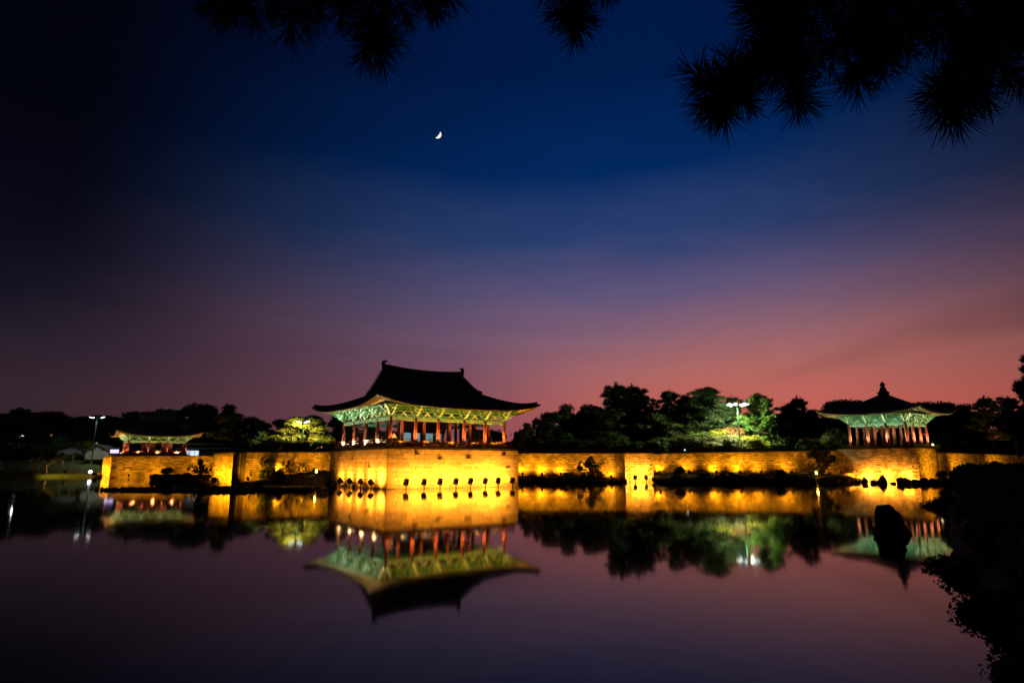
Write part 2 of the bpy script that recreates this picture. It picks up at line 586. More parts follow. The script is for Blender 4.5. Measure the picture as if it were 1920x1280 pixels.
def make_pine(seed, shape='spire', per=40, L=.58, w=.05):
    """pine, 10 m high; needles in upswept tufts on whorled boughs"""
    g = np.random.default_rng(seed)
    tr = MB()
    lean = g.normal(size=2) * .45
    k = 7
    H = 9.6
    pts = [np.array([lean[0] * math.sin(i / k * 2.2), lean[1] * math.sin(i / k * 1.7), H * i / k]) for i in range(k + 1)]
    tr.tube(pts, [.22 * (1 - .85 * i / k) * (1.3 if i == 0 else 1) for i in range(k + 1)], 7)
    T, cl = [], []
    z = {'spire': 2.6, 'flat': 5.4, 'open': 3.6}[shape]
    while z < H:
        t = (z - 2.4) / (H - 2.4)
        base = np.array([np.interp(z, [p[2] for p in pts], [p[j] for p in pts]) for j in range(3)])
        nb = int(g.integers(3, 6))
        a0 = g.uniform(0, 6.3)
        for i in range(nb):
            a = a0 + i * 2 * PI / nb + g.normal() * .25
            if shape == 'spire':
                R = (3.0 * (1 - t) ** .75 + .45) * g.uniform(.65, 1.1)
                rise = .22 + .5 * t
            elif shape == 'flat':
                R = (3.4 - 1.5 * max(0, t - .6)) * g.uniform(.55, 1.1) * (1 if t < .85 else .6)
                rise = .22
            else:
                R = (3.2 * (1 - t) ** .5 + .4) * g.uniform(.45, 1.15)
                rise = .3 + .3 * t
            d = np.array([math.cos(a), math.sin(a), 0])
            e = base + d * R + np.array([0, 0, R * rise])
            m = base + d * R * .55 + np.array([0, 0, R * rise * .25])
            tr.tube([base, m, e], [.07, .05, .02], 5)
            ns = max(2, int(R * 1.6))
            for s in np.linspace(.45, 1.0, ns):
                c = base * (1 - s) ** 2 + 2 * m * s * (1 - s) + e * s * s
                rr = .34 + .22 * g.uniform()
                cc = c + g.normal(size=3) * np.array([.22, .22, .08])
                cl.append((cc, (rr * 1.25, rr * 1.25, rr * .62)))
                n = per
                q = cc + unit(g.normal(size=(n, 3))) * g.uniform(.3, 1, (n, 1)) * np.array([rr * 1.3, rr * 1.3, rr * .6])
                T.append(tufts(q, np.tile(d * .55 + np.array([0, 0, .85]), (n, 1)), g, 6, L, w))
        z += g.uniform(.55, .95)
    # leader
    q = pts[-1] + g.normal(size=(30, 3)) * np.array([.18, .18, .35])
    T.append(tufts(q, np.tile(np.array([0, 0, 1.0]), (30, 1)), g, 6, L, w))
    return np.concatenate(T), cores(cl, g, .5), tr


def make_bare(seed):
    g = np.random.default_rng(seed)
    mb = MB()

    def grow(p, d, r, L, depth):
        q = p + d * L
        m = p + d * L * .5 + g.normal(size=3) * L * .06
        mb.tube([p, m, q], [r, r * .8, r * .6], 4 if depth else 6)
        if depth >= 4:
            return
        for i in range(3 if depth < 3 else 2):
            nd = unit(d + g.normal(size=3) * .55 + np.array([0, 0, .12]))
            grow(q if i else p + d * L * .8, nd, r * .58, L * g.uniform(.6, .82), depth + 1)
    grow(np.zeros(3), unit(np.array([g.normal() * .15, g.normal() * .15, 1])), .17, 1.7, 0)
    return mb


def make_shrub(seed, clumps=13, leaves=420, size=.10, squash=.75):
    """rounded shrub about 2 m wide, 1.5 m high"""
    g = np.random.default_rng(seed)
    cl = []
    for i in range(clumps):
        a, rr = g.uniform(0, 6.3), g.uniform(0, .72)
        z = .35 + g.uniform(0, .75) * (1 - rr * .6) * squash * 1.35
        r = g.uniform(.26, .44)
        cl.append(((rr * math.cos(a), rr * math.sin(a), z), (r * 1.1, r * 1.1, r * .85)))
    V = np.concatenate([clump_leaves(c, r, leaves, size, g) for c, r in cl])
    mb = MB()
    for c, r in cl[::2]:
        mb.tube([(0, 0, -.15), (c[0] * .4, c[1] * .4, c[2] * .5), c], [.035, .028, .01], 5)
    return V, cores(cl, g, .78), mb


VAR = {}


def make_lacy(seed):
    g = np.random.default_rng(seed)
    cl = []
    mb = MB()
    for i in range(26):
        a, rr = g.uniform(0, 6.3), g.uniform(.1, 1.15)
        z = .2 + g.uniform(0, 1.2) * (1 - .35 * rr)
        r = g.uniform(.14, .27)
        c = (rr * math.cos(a), rr * math.sin(a) * .8, z)
        cl.append((c, (r, r, r * .8)))
        mb.tube([(0, 0, -.1), (c[0] * .35, c[1] * .35, z * .6), c], [.03, .02, .006], 5)
    V = np.concatenate([clump_leaves(c, r, 46, .15, g) for c, r in cl])
    return V, cores(cl[::3], g, .5), mb



def variant(key, maker, name, m, k):
    V, extra, tr = maker
    VAR[key] = (leafmesh(name, V, m, k, extra), tr.mesh('trunk', M['bark']))


variant('round', make_broad(11), 'crown', M['leaf'], 4)
variant('round2', make_broad(12, 26, 400), 'crown', M['leaf'], 4)
variant('loose', make_broad(23, 24, 330, .34, 'loose'), 'crown', M['leaf'], 4)
variant('loose2', make_broad(24, 22, 360, .34, 'loose'), 'crown', M['leaf'], 4)
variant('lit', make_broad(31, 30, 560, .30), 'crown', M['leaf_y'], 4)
variant('spire', make_pine(41, 'spire'), 'crown', M['needle'], 3)
variant('spire2', make_pine(42, 'spire'), 'crown', M['needle'], 3)
variant('open', make_pine(43, 'open'), 'crown', M['needle'], 3)
variant('flat', make_pine(44, 'flat'), 'crown', M['needle'], 3)
variant('bush', make_shrub(51), 'foliage', M['leaf'], 4)
variant('bush2', make_shrub(52, 16, 400), 'foliage', M['leaf'], 4)
variant('bush_far', make_shrub(53, 15, 330, .13), 'foliage', M['leaf'], 4)
variant('lacy', make_lacy(57), 'foliage', M['leaf'], 4)
variant('lacy2', make_lacy(58), 'foliage', M['leaf'], 4)
variant('bush_near', make_shrub(54, 22, 620, .085), 'foliage', M['leaf'], 4)
variant('bush_near2', make_shrub(55, 20, 640, .085, .9), 'foliage', M['leaf'], 4)
BARE = [make_bare(61).mesh('branches', M['bark_pale']), make_bare(62).mesh('branches', M['bark_pale'])]


def plant(name, key, loc, h, w, label, cat, group=None, m=None, rz=None, base=10.0):
    """h: height in metres; w: width factor against the natural shape"""
    crown, trunk = VAR[key]
    s = h / base
    t = thing(name, label, cat, loc, random.uniform(0, 6.3) if rz is None else rz, group, (s * w, s * w, s))
    bush = cat in ('shrub', 'bush')
    ob('stems' if bush else 'trunk', trunk, t)
    c = ob('foliage' if bush else 'crown', crown, t)
    if m is not None:
        c.material_slots[0].link = 'OBJECT'
        c.material_slots[0].material = m
    return t


def spot(parent, loc, aim, power, col, ang=70, blend=.6, size=.08, name='lamp_light'):
    d = bpy.data.lights.new(name, 'SPOT')
    d.energy = power
    d.color = col
    d.spot_size = math.radians(ang)
    d.spot_blend = blend
    d.shadow_soft_size = size
    o = bpy.data.objects.new(name, d)
    COL.objects.link(o)
    o.parent = parent
    o.location = loc
    o.rotation_euler = (Vector(aim) - Vector(loc)).to_track_quat('-Z', 'Y').to_euler()
    return o


def point(parent, loc, power, col, size=.15, name='lamp_light'):
    d = bpy.data.lights.new(name, 'POINT')
    d.energy = power
    d.color = col
    d.shadow_soft_size = size
    o = bpy.data.objects.new(name, d)
    COL.objects.link(o)
    o.parent = parent
    o.location = loc
    return o


# ------------------------------------------------------------------ plan of the place (metres)
A36 = math.radians(36)
U = Vector((math.cos(A36), math.sin(A36), 0))
Vv = Vector((-math.sin(A36), math.cos(A36), 0))
C0 = Vector((-15.7, 80.5, 0))                       # near corner of the main terrace
T_LEN, T_DEP, T_TOP = 20.5, 20.0, 5.0
RC = Vector((68.4, 108.0, 0))                       # near corner of the right terrace
RA = math.atan2(-10.3, 8.3)
RX = Vector((math.cos(RA), math.sin(RA), 0))
RY = Vector((-math.sin(RA), math.cos(RA), 0))
R_LEN, R_TOP = 13.2, 5.75
LC = Vector((-95.0, 152.0, 0))                      # near corner of the left terrace


def strip(name, lines, m, kind='structure', noise=.0, seed=1, sub=6, label=None):
    """a surface through successive polylines of equal length, each segment divided and roughened"""
    g = random.Random(seed)
    rows = []
    fine = []
    for ln in lines:
        out = []
        for a, b in zip(ln[:-1], ln[1:]):
            for k in range(sub):
                out.append(Vector(a).lerp(Vector(b), k / sub))
        out.append(Vector(ln[-1]))
        fine.append(out)
    for i in range(len(fine) - 1):
        q = 3
        for k in range(q):
            rows.append([a.lerp(b, k / q) for a, b in zip(fine[i], fine[i + 1])])
    rows.append(fine[-1])
    mb = MB()
    n = len(rows[0])
    for ri, r in enumerate(rows):
        for p in r:
            z = p.z + (g.uniform(-noise, noise) if 0 < ri < len(rows) - 1 else 0)
            mb.v.append((p.x + g.uniform(-noise, noise), p.y + g.uniform(-noise, noise), z))
    for i in range(len(rows) - 1):
        for j in range(n - 1):
            mb.f.append((i * n + j, i * n + j + 1, (i + 1) * n + j + 1, (i + 1) * n + j))
            mb.m.append(0)
    o = mb.build(name, m, smooth=True)
    o['kind'] = kind
    return o


# water and land
mb = MB()
mb.poly([(-700, -120, 0), (700, -120, 0), (700, 420, 0), (-700, 420, 0)])
o = mb.build('water', M['water'])
o['kind'] = 'structure'
mb = MB()
mb.poly([(-4000, -4000, -1.5), (4000, -4000, -1.5), (4000, 4000, -1.5), (-4000, 4000, -1.5)])
o = mb.build('ground', M['ground'])
o['kind'] = 'structure'

W1A, W1B = Vector((-30, 116.5, 0)), Vector((20.0, 116.0, 0))
B1A, B1B = Vector((20.0, 113.6, 0)), Vector((25.0, 113.6, 0))
W2A, W2B = Vector((25.0, 116.0, 0)), Vector((60.0, 117.6, 0))
W3A, W3B = RC + RX * 0.4 + RY * 8.7, Vector((104, 128, 0))
B2A, B2B = Vector((-48.2, 103.2, 0)), Vector((-40.5, 95.2, 0))
W4A, W4B = Vector((-40.35, 95.5, 0)), Vector((-29.5, 107.5, 0))
L_END = LC + U * 27
LL_END = LC + Vv * 30

gp = [(-3500, 262, 5.0), (-260, 235, 5.0), (-128, 205, 5.0), (LL_END.x + .8, LL_END.y + 1, 4.9), (LC.x + .3, LC.y + 1.2, 4.9), (L_END.x, L_END.y + 1.2, 4.9),
      (-62, 132, 4.75), (B2A.x + .8, B2A.y + 1, 4.65), (B2B.x + .1, B2B.y + 1.2, 4.65), (W4A.x + .4, W4A.y + 1.2, 4.65), (W4B.x, W4B.y + 1.2, 4.8), (-29, 117.6, 4.85),
      (W1B.x, 117.2, 4.85), (25.2, 117.2, 4.85), (W2B.x, W2B.y + 1.2, 5.3), ((RC + RY * 9).x, (RC + RY * 9).y + 3.0, 5.3), (W3B.x, W3B.y + 1.2, 4.7), (160, 150, 4.7), (3500, 400, 5), (3500, 3900, 5), (-3500, 3900, 5)]
mb = MB()
mb.poly(gp)
o = mb.build('palace_ground', M['ground'])
o['kind'] = 'structure'

# wooded hills far off
mb = MB()
hp = []
for i in range(90):
    x = -1500 + i * 34
    t = (x + 500) / 190
    hgt = 42 + 34 * math.exp(-t * t) + 16 * math.sin(x * .006) + 5 * math.sin(x * .031) + (14 * math.exp(-((x - 900) / 300) ** 2))
    hp.append((x, hgt))
for (x0, h0), (x1, h1) in zip(hp[:-1], hp[1:]):
    for k in range(5):
        f0, f1 = k / 5, (k + 1) / 5
        z = lambda h, f: 3 + h * math.sin(f * PI / 2)
        mb.poly([(x0, 880 + 260 * f0, z(h0, f0)), (x1, 880 + 260 * f0, z(h1, f0)), (x1, 880 + 260 * f1, z(h1, f1)), (x0, 880 + 260 * f1, z(h0, f1))])
o = mb.build('hills', M['hill'], smooth=True)
o['kind'] = 'structure'

# far-off wood that reads as one mass behind the gardens
g = np.random.default_rng(5)
cl = []
for i in range(150):
    x = g.uniform(-330, 330)
    cl.append(((x, 285 + g.uniform(-14, 14) + abs(x) * .05, 5 + g.uniform(2, 12.5) + (2 if x < -60 else 0)), (g.uniform(3.5, 6), 4, g.uniform(2.5, 4.2))))
me = leafmesh('distant_woods', np.concatenate([clump_leaves(c, r, 110, 1.5, g) for c, r in cl]), M['leaf'], 4, cores(cl, g, .85))
ob('distant_woods', me, kind='stuff')

# ------------------------------------------------------------------ banks
strip('pond_bank', [
    [(-16, 109, -.3), (0, 108, -.3), (8, 107.8, -.3), (14, 108.3, -.3), (19.9, 110.5, -.3)],
    [(-16, 109.6, .5), (0, 108.8, .45), (8, 108.7, .55), (14, 109.2, .45), (19.9, 111.4, .35)],
    [(-16, 112, .9), (0, 112, .85), (8, 112, .95), (14, 112, .8), (19.9, 113, .5)],
    [(-16, 116.6, 1.1), (0, 116.4, 1.0), (8, 116.4, 1.1), (14, 116.3, .9), (19.9, 116.2, .6)]], M['soil'], noise=.22, seed=3)
strip('pond_bank', [
    [(25.1, 111, -.3), (32, 108.6, -.3), (40, 107.6, -.3), (48, 108, -.3), (56, 109.5, -.3), (63, 114, -.3)],
    [(25.1, 111.8, .5), (32, 109.6, .7), (40, 108.6, .75), (48, 109, .75), (56, 110.5, .7), (62.6, 114.8, .4)],
    [(25.1, 113.5, 1.0), (32, 112, 1.3), (40, 112, 1.4), (48, 112, 1.4), (56, 113, 1.3), (61, 116, .9)],
    [(25.1, 116.2, 1.1), (32, 116.5, 1.4), (40, 116.9, 1.5), (48, 117.2, 1.5), (56, 117.6, 1.5), (60.3, 117.9, 1.2)]], M['soil'], noise=.22, seed=4)
strip('pond_bank', [
    [(-38.9, 93.6, -.3), (-34, 93.0, -.3), (-30, 92.8, -.3), (-27.6, 95.3, -.3)],
    [(-39.2, 94.4, .4), (-34, 94.2, .7), (-30, 94.2, 1.0), (-28.0, 96.0, 1.1)],
    [(-39.7, 95.2, .5), (-35, 98.5, 1.4), (-31, 98.5, 2.0), (-28.6, 98.6, 2.0)],
    [(-40.2, 95.9, .5), (-35.5, 102.2, 1.3), (-31.5, 105.8, 2.0), (-29.4, 107.6, 2.0)]], M['soil'], noise=.16, seed=5)
# small island below the left terrace
isl = [at_z(284, 902.5), at_z(310, 905.5), at_z(345, 907), at_z(385, 908), at_z(404, 908)]
isb = [(-72, 128), (-66, 130), (-60, 126), (-55, 117), (-50.5, 108)]
strip('pond_bank', [
    [(p.x, p.y, -.3) for p in isl], [(p.x + .2, p.y + .8, .75) for p in isl],
    [((p.x + b[0]) / 2, (p.y + b[1]) / 2, 1.2) for p, b in zip(isl, isb)], [(b[0], b[1], .9) for b in isb], [(b[0] - 1, b[1] + 2.5, -.3) for b in isb]], M['soil'], noise=.2, seed=6)
# low mud bar lying in the water
mf = [at_z(184, 921), at_z(290, 923), at_z(400, 924), at_z(500, 921), at_z(612, 916)]
mk = [at_z(190, 917.5), at_z(290, 917), at_z(400, 914), at_z(500, 911.5), at_z(606, 912.5)]
strip('mud_bar', [[(p.x, p.y, -.12) for p in mf], [(p.x * .995, p.y + .5, .10) for p in mf], [(p.x, p.y - .4, .12) for p in mk], [(p.x, p.y + .4, -.12) for p in mk]], M['soil'], noise=.06, seed=7, sub=14)
# far left lawn bank
strip('grass_bank', [
    [(-330, 150, -.4), (-200, 150, -.4), (-150, 152, -.4), (-124, 157, -.4), (-110, 166, -.4), (-107, 177, -.4)],
    [(-330, 151.5, .7), (-200, 151.5, .7), (-150, 153.5, .7), (-124.4, 158.4, .7), (-111, 167.2, .6), (-108, 177.8, .6)],
    [(-330, 163, 1.7), (-200, 163, 1.7), (-150, 164, 1.6), (-128, 168, 1.5), (-115, 175, 1.3), (-112, 180, 1.3)],
    [(-330, 185, 4.3), (-200, 185, 4.3), (-152, 184, 4.3), (-132, 186, 4.2), (-121, 189, 4.1), (-115, 192, 4.0)],
    [(-330, 236, 5.1), (-260, 236, 5.1), (-200, 222, 5.1), (-150, 212, 5.1), (-128, 206, 5.1), (-113, 196, 5.0)]], M['grassy'], noise=.15, seed=8)
# the near bank, sweeping round from the right to behind the camera
near = [at_z(1790, 905), at_z(1768, 945), at_z(1775, 1000), at_z(1772, 1050), at_z(1835, 1120), at_z(1885, 1190), at_z(1950, 1280), Vector((4.6, 4.4, 0)), Vector((1.5, 3.2, 0)), Vector((-4, 2.8, 0)), Vector((-14, 2, 0)), Vector((-60, -6, 0))]
off = [(3, 1), (3, .5), (2.5, .5), (2.2, .3), (1.8, .2), (1.5, 0), (1.2, -.4), (.8, -.9), (.2, -1.1), (-.1, -1.2), (-.3, -1.3), (-1, -3)]
l0 = [(p.x, p.y, -.3) for p in near]
l1 = [(p.x + a * .25, p.y + b * .25, .45) for p, (a, b) in zip(near, off)]
l2 = [(p.x + a, p.y + b, 1.0) for p, (a, b) in zip(near, off)]
l3 = [(p.x + a * 9 + 4, p.y + b * 9, 1.4) for p, (a, b) in zip(near, off)]
strip('near_bank', [l0, l1, l2, l3], M['soil'], noise=.1, seed=9, sub=5)
strip('pond_bank', [
    [(72.5, 106.5, -.3), (78, 104, -.3), (86, 100, -.3), (92, 92, -.3), (90, 80, -.3), (78, 66, -.3), (66, 55, -.3)],
    [(73, 107.5, .8), (78.6, 105, 1.0), (87, 101, 1.2), (93.5, 92.5, 1.2), (91.6, 79.5, 1.2), (79.5, 65, 1.2), (67.5, 54, 1.2)],
    [(75.4, 113.2, 1.1), (88, 117, 1.5), (99, 117, 1.6), (110, 104, 1.6), (108, 78, 1.6), (94, 58, 1.6), (80, 46, 1.6)]], M['soil'], noise=.2, seed=10)


# ------------------------------------------------------------------ stone walls
UNIT = None


def unit_stone():
    global UNIT
    if UNIT is None:
        bm = bmesh.new()
        bmesh.ops.create_cube(bm, size=1.0)
        es = [e for e in bm.edges if all(v.co.y < 0 for v in e.verts)]
        bmesh.ops.bevel(bm, geom=es, offset=.022, segments=1, affect='EDGES')
        UNIT = bpy.data.meshes.new('stone')
        bm.to_mesh(UNIT)
        bm.free()
        UNIT.materials.append(M['stone'])
    return UNIT


def big_face(root, x0, L, y, rot, top, course, wmin, wmax, g, depth=.5):
    """one face of dressed stones, each a part; local frame: along x, outward -y, then turned by rot about z"""
    R = Matrix.Rotation(rot, 4, 'Z')
    z, k = -.55, 0
    while z < top - .05:
        h = min(course * g.uniform(.94, 1.06), top - z)
        if top - z - h < .2:
            h = top - z
        x = x0
        while x < x0 + L - .01:
            w = min(g.uniform(wmin, wmax), x0 + L - x)
            if x0 + L - x - w < .5:
                w = x0 + L - x
            proud = g.uniform(-.008, .014)
            p = R @ Vector((x + w / 2, y + depth / 2 - proud, z + h / 2))
            s = ob('stone', unit_stone(), root, p, rot, (w - .042, depth, h - .040))
            x += w
        z += h
        k += 1


# main terrace
ter = thing('stone_terrace', 'large dressed stone terrace carrying the big hip and gable pavilion over the water', 'terrace', C0, A36)
gs = random.Random(21)
big_face(ter, 0, T_LEN, 0, 0, T_TOP, .56, 1.1, 2.5, gs)
big_face(ter, -T_DEP, T_DEP, 0, -PI / 2, T_TOP, .56, 1.3, 2.8, gs)
core = MB()
core.box((T_LEN / 2, T_DEP / 2, 2.1), (T_LEN - .16, T_DEP - .16, 5.62))
core.build('terrace_core', M['joint'], ter)
ft = MB()
ft.box((T_LEN / 2, -.18, -.12), (T_LEN + .7, .5, .34))
ft.box((-.18, T_DEP / 2 + .04, -.12), (.5, T_DEP - .2, .34))
ft.build('footing', M['stone'], ter)
cop = MB()
cop.box((T_LEN / 2, T_DEP / 2, T_TOP + .12), (T_LEN - .1, T_DEP - .1, .24))
cop.build('earth_border', M['soil'], ter)
# drain stones standing out from the terrace face
for x, z in ((4.1, 4.36), (7.6, 3.76), (12.0, 3.9), (17.9, 4.3), (18.6, 2.6)):
    d = MB()
    d.box((x, -.12, z), (.62, .30, .07))
    d.build('drain_spout', M['rock'], ter)
for y, z in ((5.4, 2.72), (11.3, 3.7), (15.6, 4.2)):
    d = MB()
    d.box((-.12, y, z), (.30, .6, .07))
    d.build('drain_spout', M['rock'], ter)


def courses_wall(name, label, pts, tops, z0, course, wmin, wmax, m, seed, capped=True, cat='retaining wall'):
    """a wall along a polyline: every laid block is real geometry standing proud of a recessed core"""
    g = random.Random(seed)
    root = thing(name, label, cat, (pts[0].x, pts[0].y, 0))
    O = Vector((pts[0].x, pts[0].y, 0))
    bl, co, cp = MB(), MB(), MB()
    for (a, b), (t0, t1) in zip(zip(pts[:-1], pts[1:]), zip(tops[:-1], tops[1:])):
        a, b = Vector((a.x, a.y, 0)) - O, Vector((b.x, b.y, 0)) - O
        d = b - a
        L = d.length
        d.normalize()
        n = Vector((d.y, -d.x, 0))           # outward: to the right of travel
        rot = math.atan2(d.y, d.x)
        R = Matrix.Rotation(rot, 3, 'Z')
        z, row = z0, 0
        tm = max(t0, t1)
        while z < tm - .02:
            x = -g.uniform(0, wmin) if False else 0.0
            h = course * g.uniform(.86, 1.14)
            while x < L - .02:
                w = min(g.uniform(wmin, wmax), L - x)
                if L - x - w < wmin * .5:
                    w = L - x
                top = t0 + (t1 - t0) * (x + w / 2) / L
                hh = min(h, top - z)
                if hh > .06:
                    pr = g.uniform(-.03, .05)
                    c = a + d * (x + w / 2) + n * (pr - .14) + Vector((0, 0, z + hh / 2))
                    bl.box(c, (w - .045, .3, hh - .05), R=R, mi=g.choice((0, 0, 0, 1, 1, 2)))
                x += w
            z += h
        A, B = a - n * .18, b - n * .18
        A2, B2 = A - n * .8, B - n * .8
        zz = lambda p, q: (p.x, p.y, q)
        co.poly([zz(A, z0), zz(B, z0), zz(B, t1 - .05), zz(A, t0 - .05)])
        co.poly([zz(A, t0 - .05), zz(B, t1 - .05), zz(B2, t1 - .05), zz(A2, t0 - .05)])
        co.poly([zz(B2, z0), zz(A2, z0), zz(A2, t0 - .05), zz(B2, t1 - .05)])
        co.poly([zz(A, z0), zz(A, t0 - .05), zz(A2, t0 - .05), zz(A2, z0)])
        co.poly([zz(B, t1 - .05), zz(B, z0), zz(B2, z0), zz(B2, t1 - .05)])
        cc = MB()
        k = max(1, int(L / 1.6))
        for i in range(k):
            f0, f1 = i / k, (i + 1) / k
            p, q = a.lerp(b, f0), a.lerp(b, f1)
            tz0, tz1 = t0 + (t1 - t0) * f0, t0 + (t1 - t0) * f1
            cp.bar((p - n * .35) + Vector((0, 0, tz0 + .06 + g.uniform(-.02, .02))) + d * .015, (q - n * .35) + Vector((0, 0, tz1 + .06)) - d * .015, .78, .14)
    co.build('wall_core', M['joint'], root)
    o = bl.build('stone_courses', [m, M['block_b'], M['block_c']], root)
    o['kind'] = 'stuff'
    if capped:
        o = cp.build('coping_course', M['joint'], root)
        o['kind'] = 'stuff'
    return root


courses_wall('retaining_wall', 'long lit retaining wall between the main terrace and the narrow bastion', [W1A, W1B], [4.95, 4.95], .2, .30, .45, 1.1, M['block'], 31)
courses_wall('bastion', 'narrow projecting bastion standing in the water in the middle of the long wall', [Vector((20, 117, 0)), B1A, B1B, Vector((25, 117, 0))], [4.97, 4.97, 4.97, 4.97], -.4, .30, .45, 1.1, M['block'], 32, cat='bastion')
courses_wall('retaining_wall', 'long lit retaining wall from the narrow bastion to the square pavilion terrace', [W2A, W2B], [4.92, 5.5], .2, .30, .45, 1.1, M['block_old'], 33)
courses_wall('retaining_wall', 'dim low retaining wall running on beyond the square pavilion terrace', [W3A, W3B, Vector((150, 146, 0))], [5.05, 4.7, 4.6], .4, .30, .5, 1.2, M['block_old'], 34)
rt = courses_wall('stone_terrace', 'brick-like coursed stone terrace under the square pavilion behind the boulders', [RC - RX * R_LEN + RY * 6, RC - RX * R_LEN, RC, RC + RY * 8.9], [R_TOP] * 4, -.4, .31, .5, 1.1, M['block'], 35, cat='terrace')
courses_wall('bastion', 'slanting lit bastion beside the leafy tree below the left garden', [Vector((-52, 112, 0)), B2A, B2B, Vector((-40.5, 99, 0))], [4.7, 4.7, 4.72, 4.72], -.4, .34, .5, 1.2, M['block_old'], 36, cat='bastion')
courses_wall('retaining_wall', 'shadowed retaining wall behind the bushes, joining the main terrace', [W4A, W4B, Vector((-26, 111, 0))], [4.74, 5.0, 5.0], .2, .32, .5, 1.2, M['block_old'], 37)
courses_wall('stone_terrace', 'weathered stone terrace of the small far pavilion with one bright side', [LL_END, LC, L_END], [4.95, 4.97, 5.25], -.4, .42, .6, 1.6, M['block_old'], 38, cat='terrace')


# ------------------------------------------------------------------ pavilions
def bracket_mesh(corner=False, k=1.0):
    mb = MB()
    mb.box((0, 0, .12), (.5, .5, .24), mi=0)
    mb.box((0, 0, .27), (.62, .62, .08), mi=1)

    def arm_out(ax, z, l, h=.26):
        pts = [(-.5 * l, 0), (.5 * l, 0), (.72 * l, .05), (.9 * l, .14), (l + .22, .36), (l + .04, .33), (.86 * l, .30), (.7 * l, h + .02), (-.5 * l, h)]
        mb.extrude(pts, (0, 0, z), ax, .15)

    def arm_lat(ax, z, w, off=(0, 0), h=.24):
        pts = [(-w, h), (-w, .6 * h), (-.8 * w, .12), (-.5 * w, 0), (.5 * w, 0), (.8 * w, .12), (w, .6 * h), (w, h)]
        mb.extrude(pts, (off[0], off[1], z), ax, .14)
        for s in (-.85, 0, .85):
            mb.box((off[0] + ax[0] * w * s, off[1] + ax[1] * w * s, z + h + .07), (.22, .22, .13), mi=1)
    outs = [(0, -1)] if not corner else [(0, -1), (-1, 0), (-.7071, -.7071)]
    for (ox, oy) in outs:
        dg = 1.38 if abs(ox * oy) > .1 else 1.0
        for z, l in ((.30, .62 * k), (.68, 1.02 * k), (1.06, 1.4 * k)):
            arm_out((ox, oy), z, l * dg)
    for i, (z, w) in enumerate(((.30, .62), (.68, .86), (1.06, 1.02))):
        arm_lat((1, 0), z, w * k)
        if corner:
            arm_lat((0, 1), z, w * k)
    for i, (z, w, of) in enumerate(((.70, .55, .62), (1.08, .72, .98))):
        arm_lat((1, 0), z, w * k, (0, -of * k))
        if corner:
            arm_lat((0, 1), z, w * k, (-of * k, 0))
    return mb


def strut_mesh():
    mb = MB()
    mb.extrude([(-.78, 0), (-.5, .16), (-.16, .60), (.16, .60), (.5, .16), (.78, 0), (.46, 0), (.3, .2), (0, .44), (-.3, .2), (-.46, 0)], (0, 0, 0), (1, 0), .12)
    mb.box((0, 0, .67), (.26, .24, .12), mi=1)
    return mb


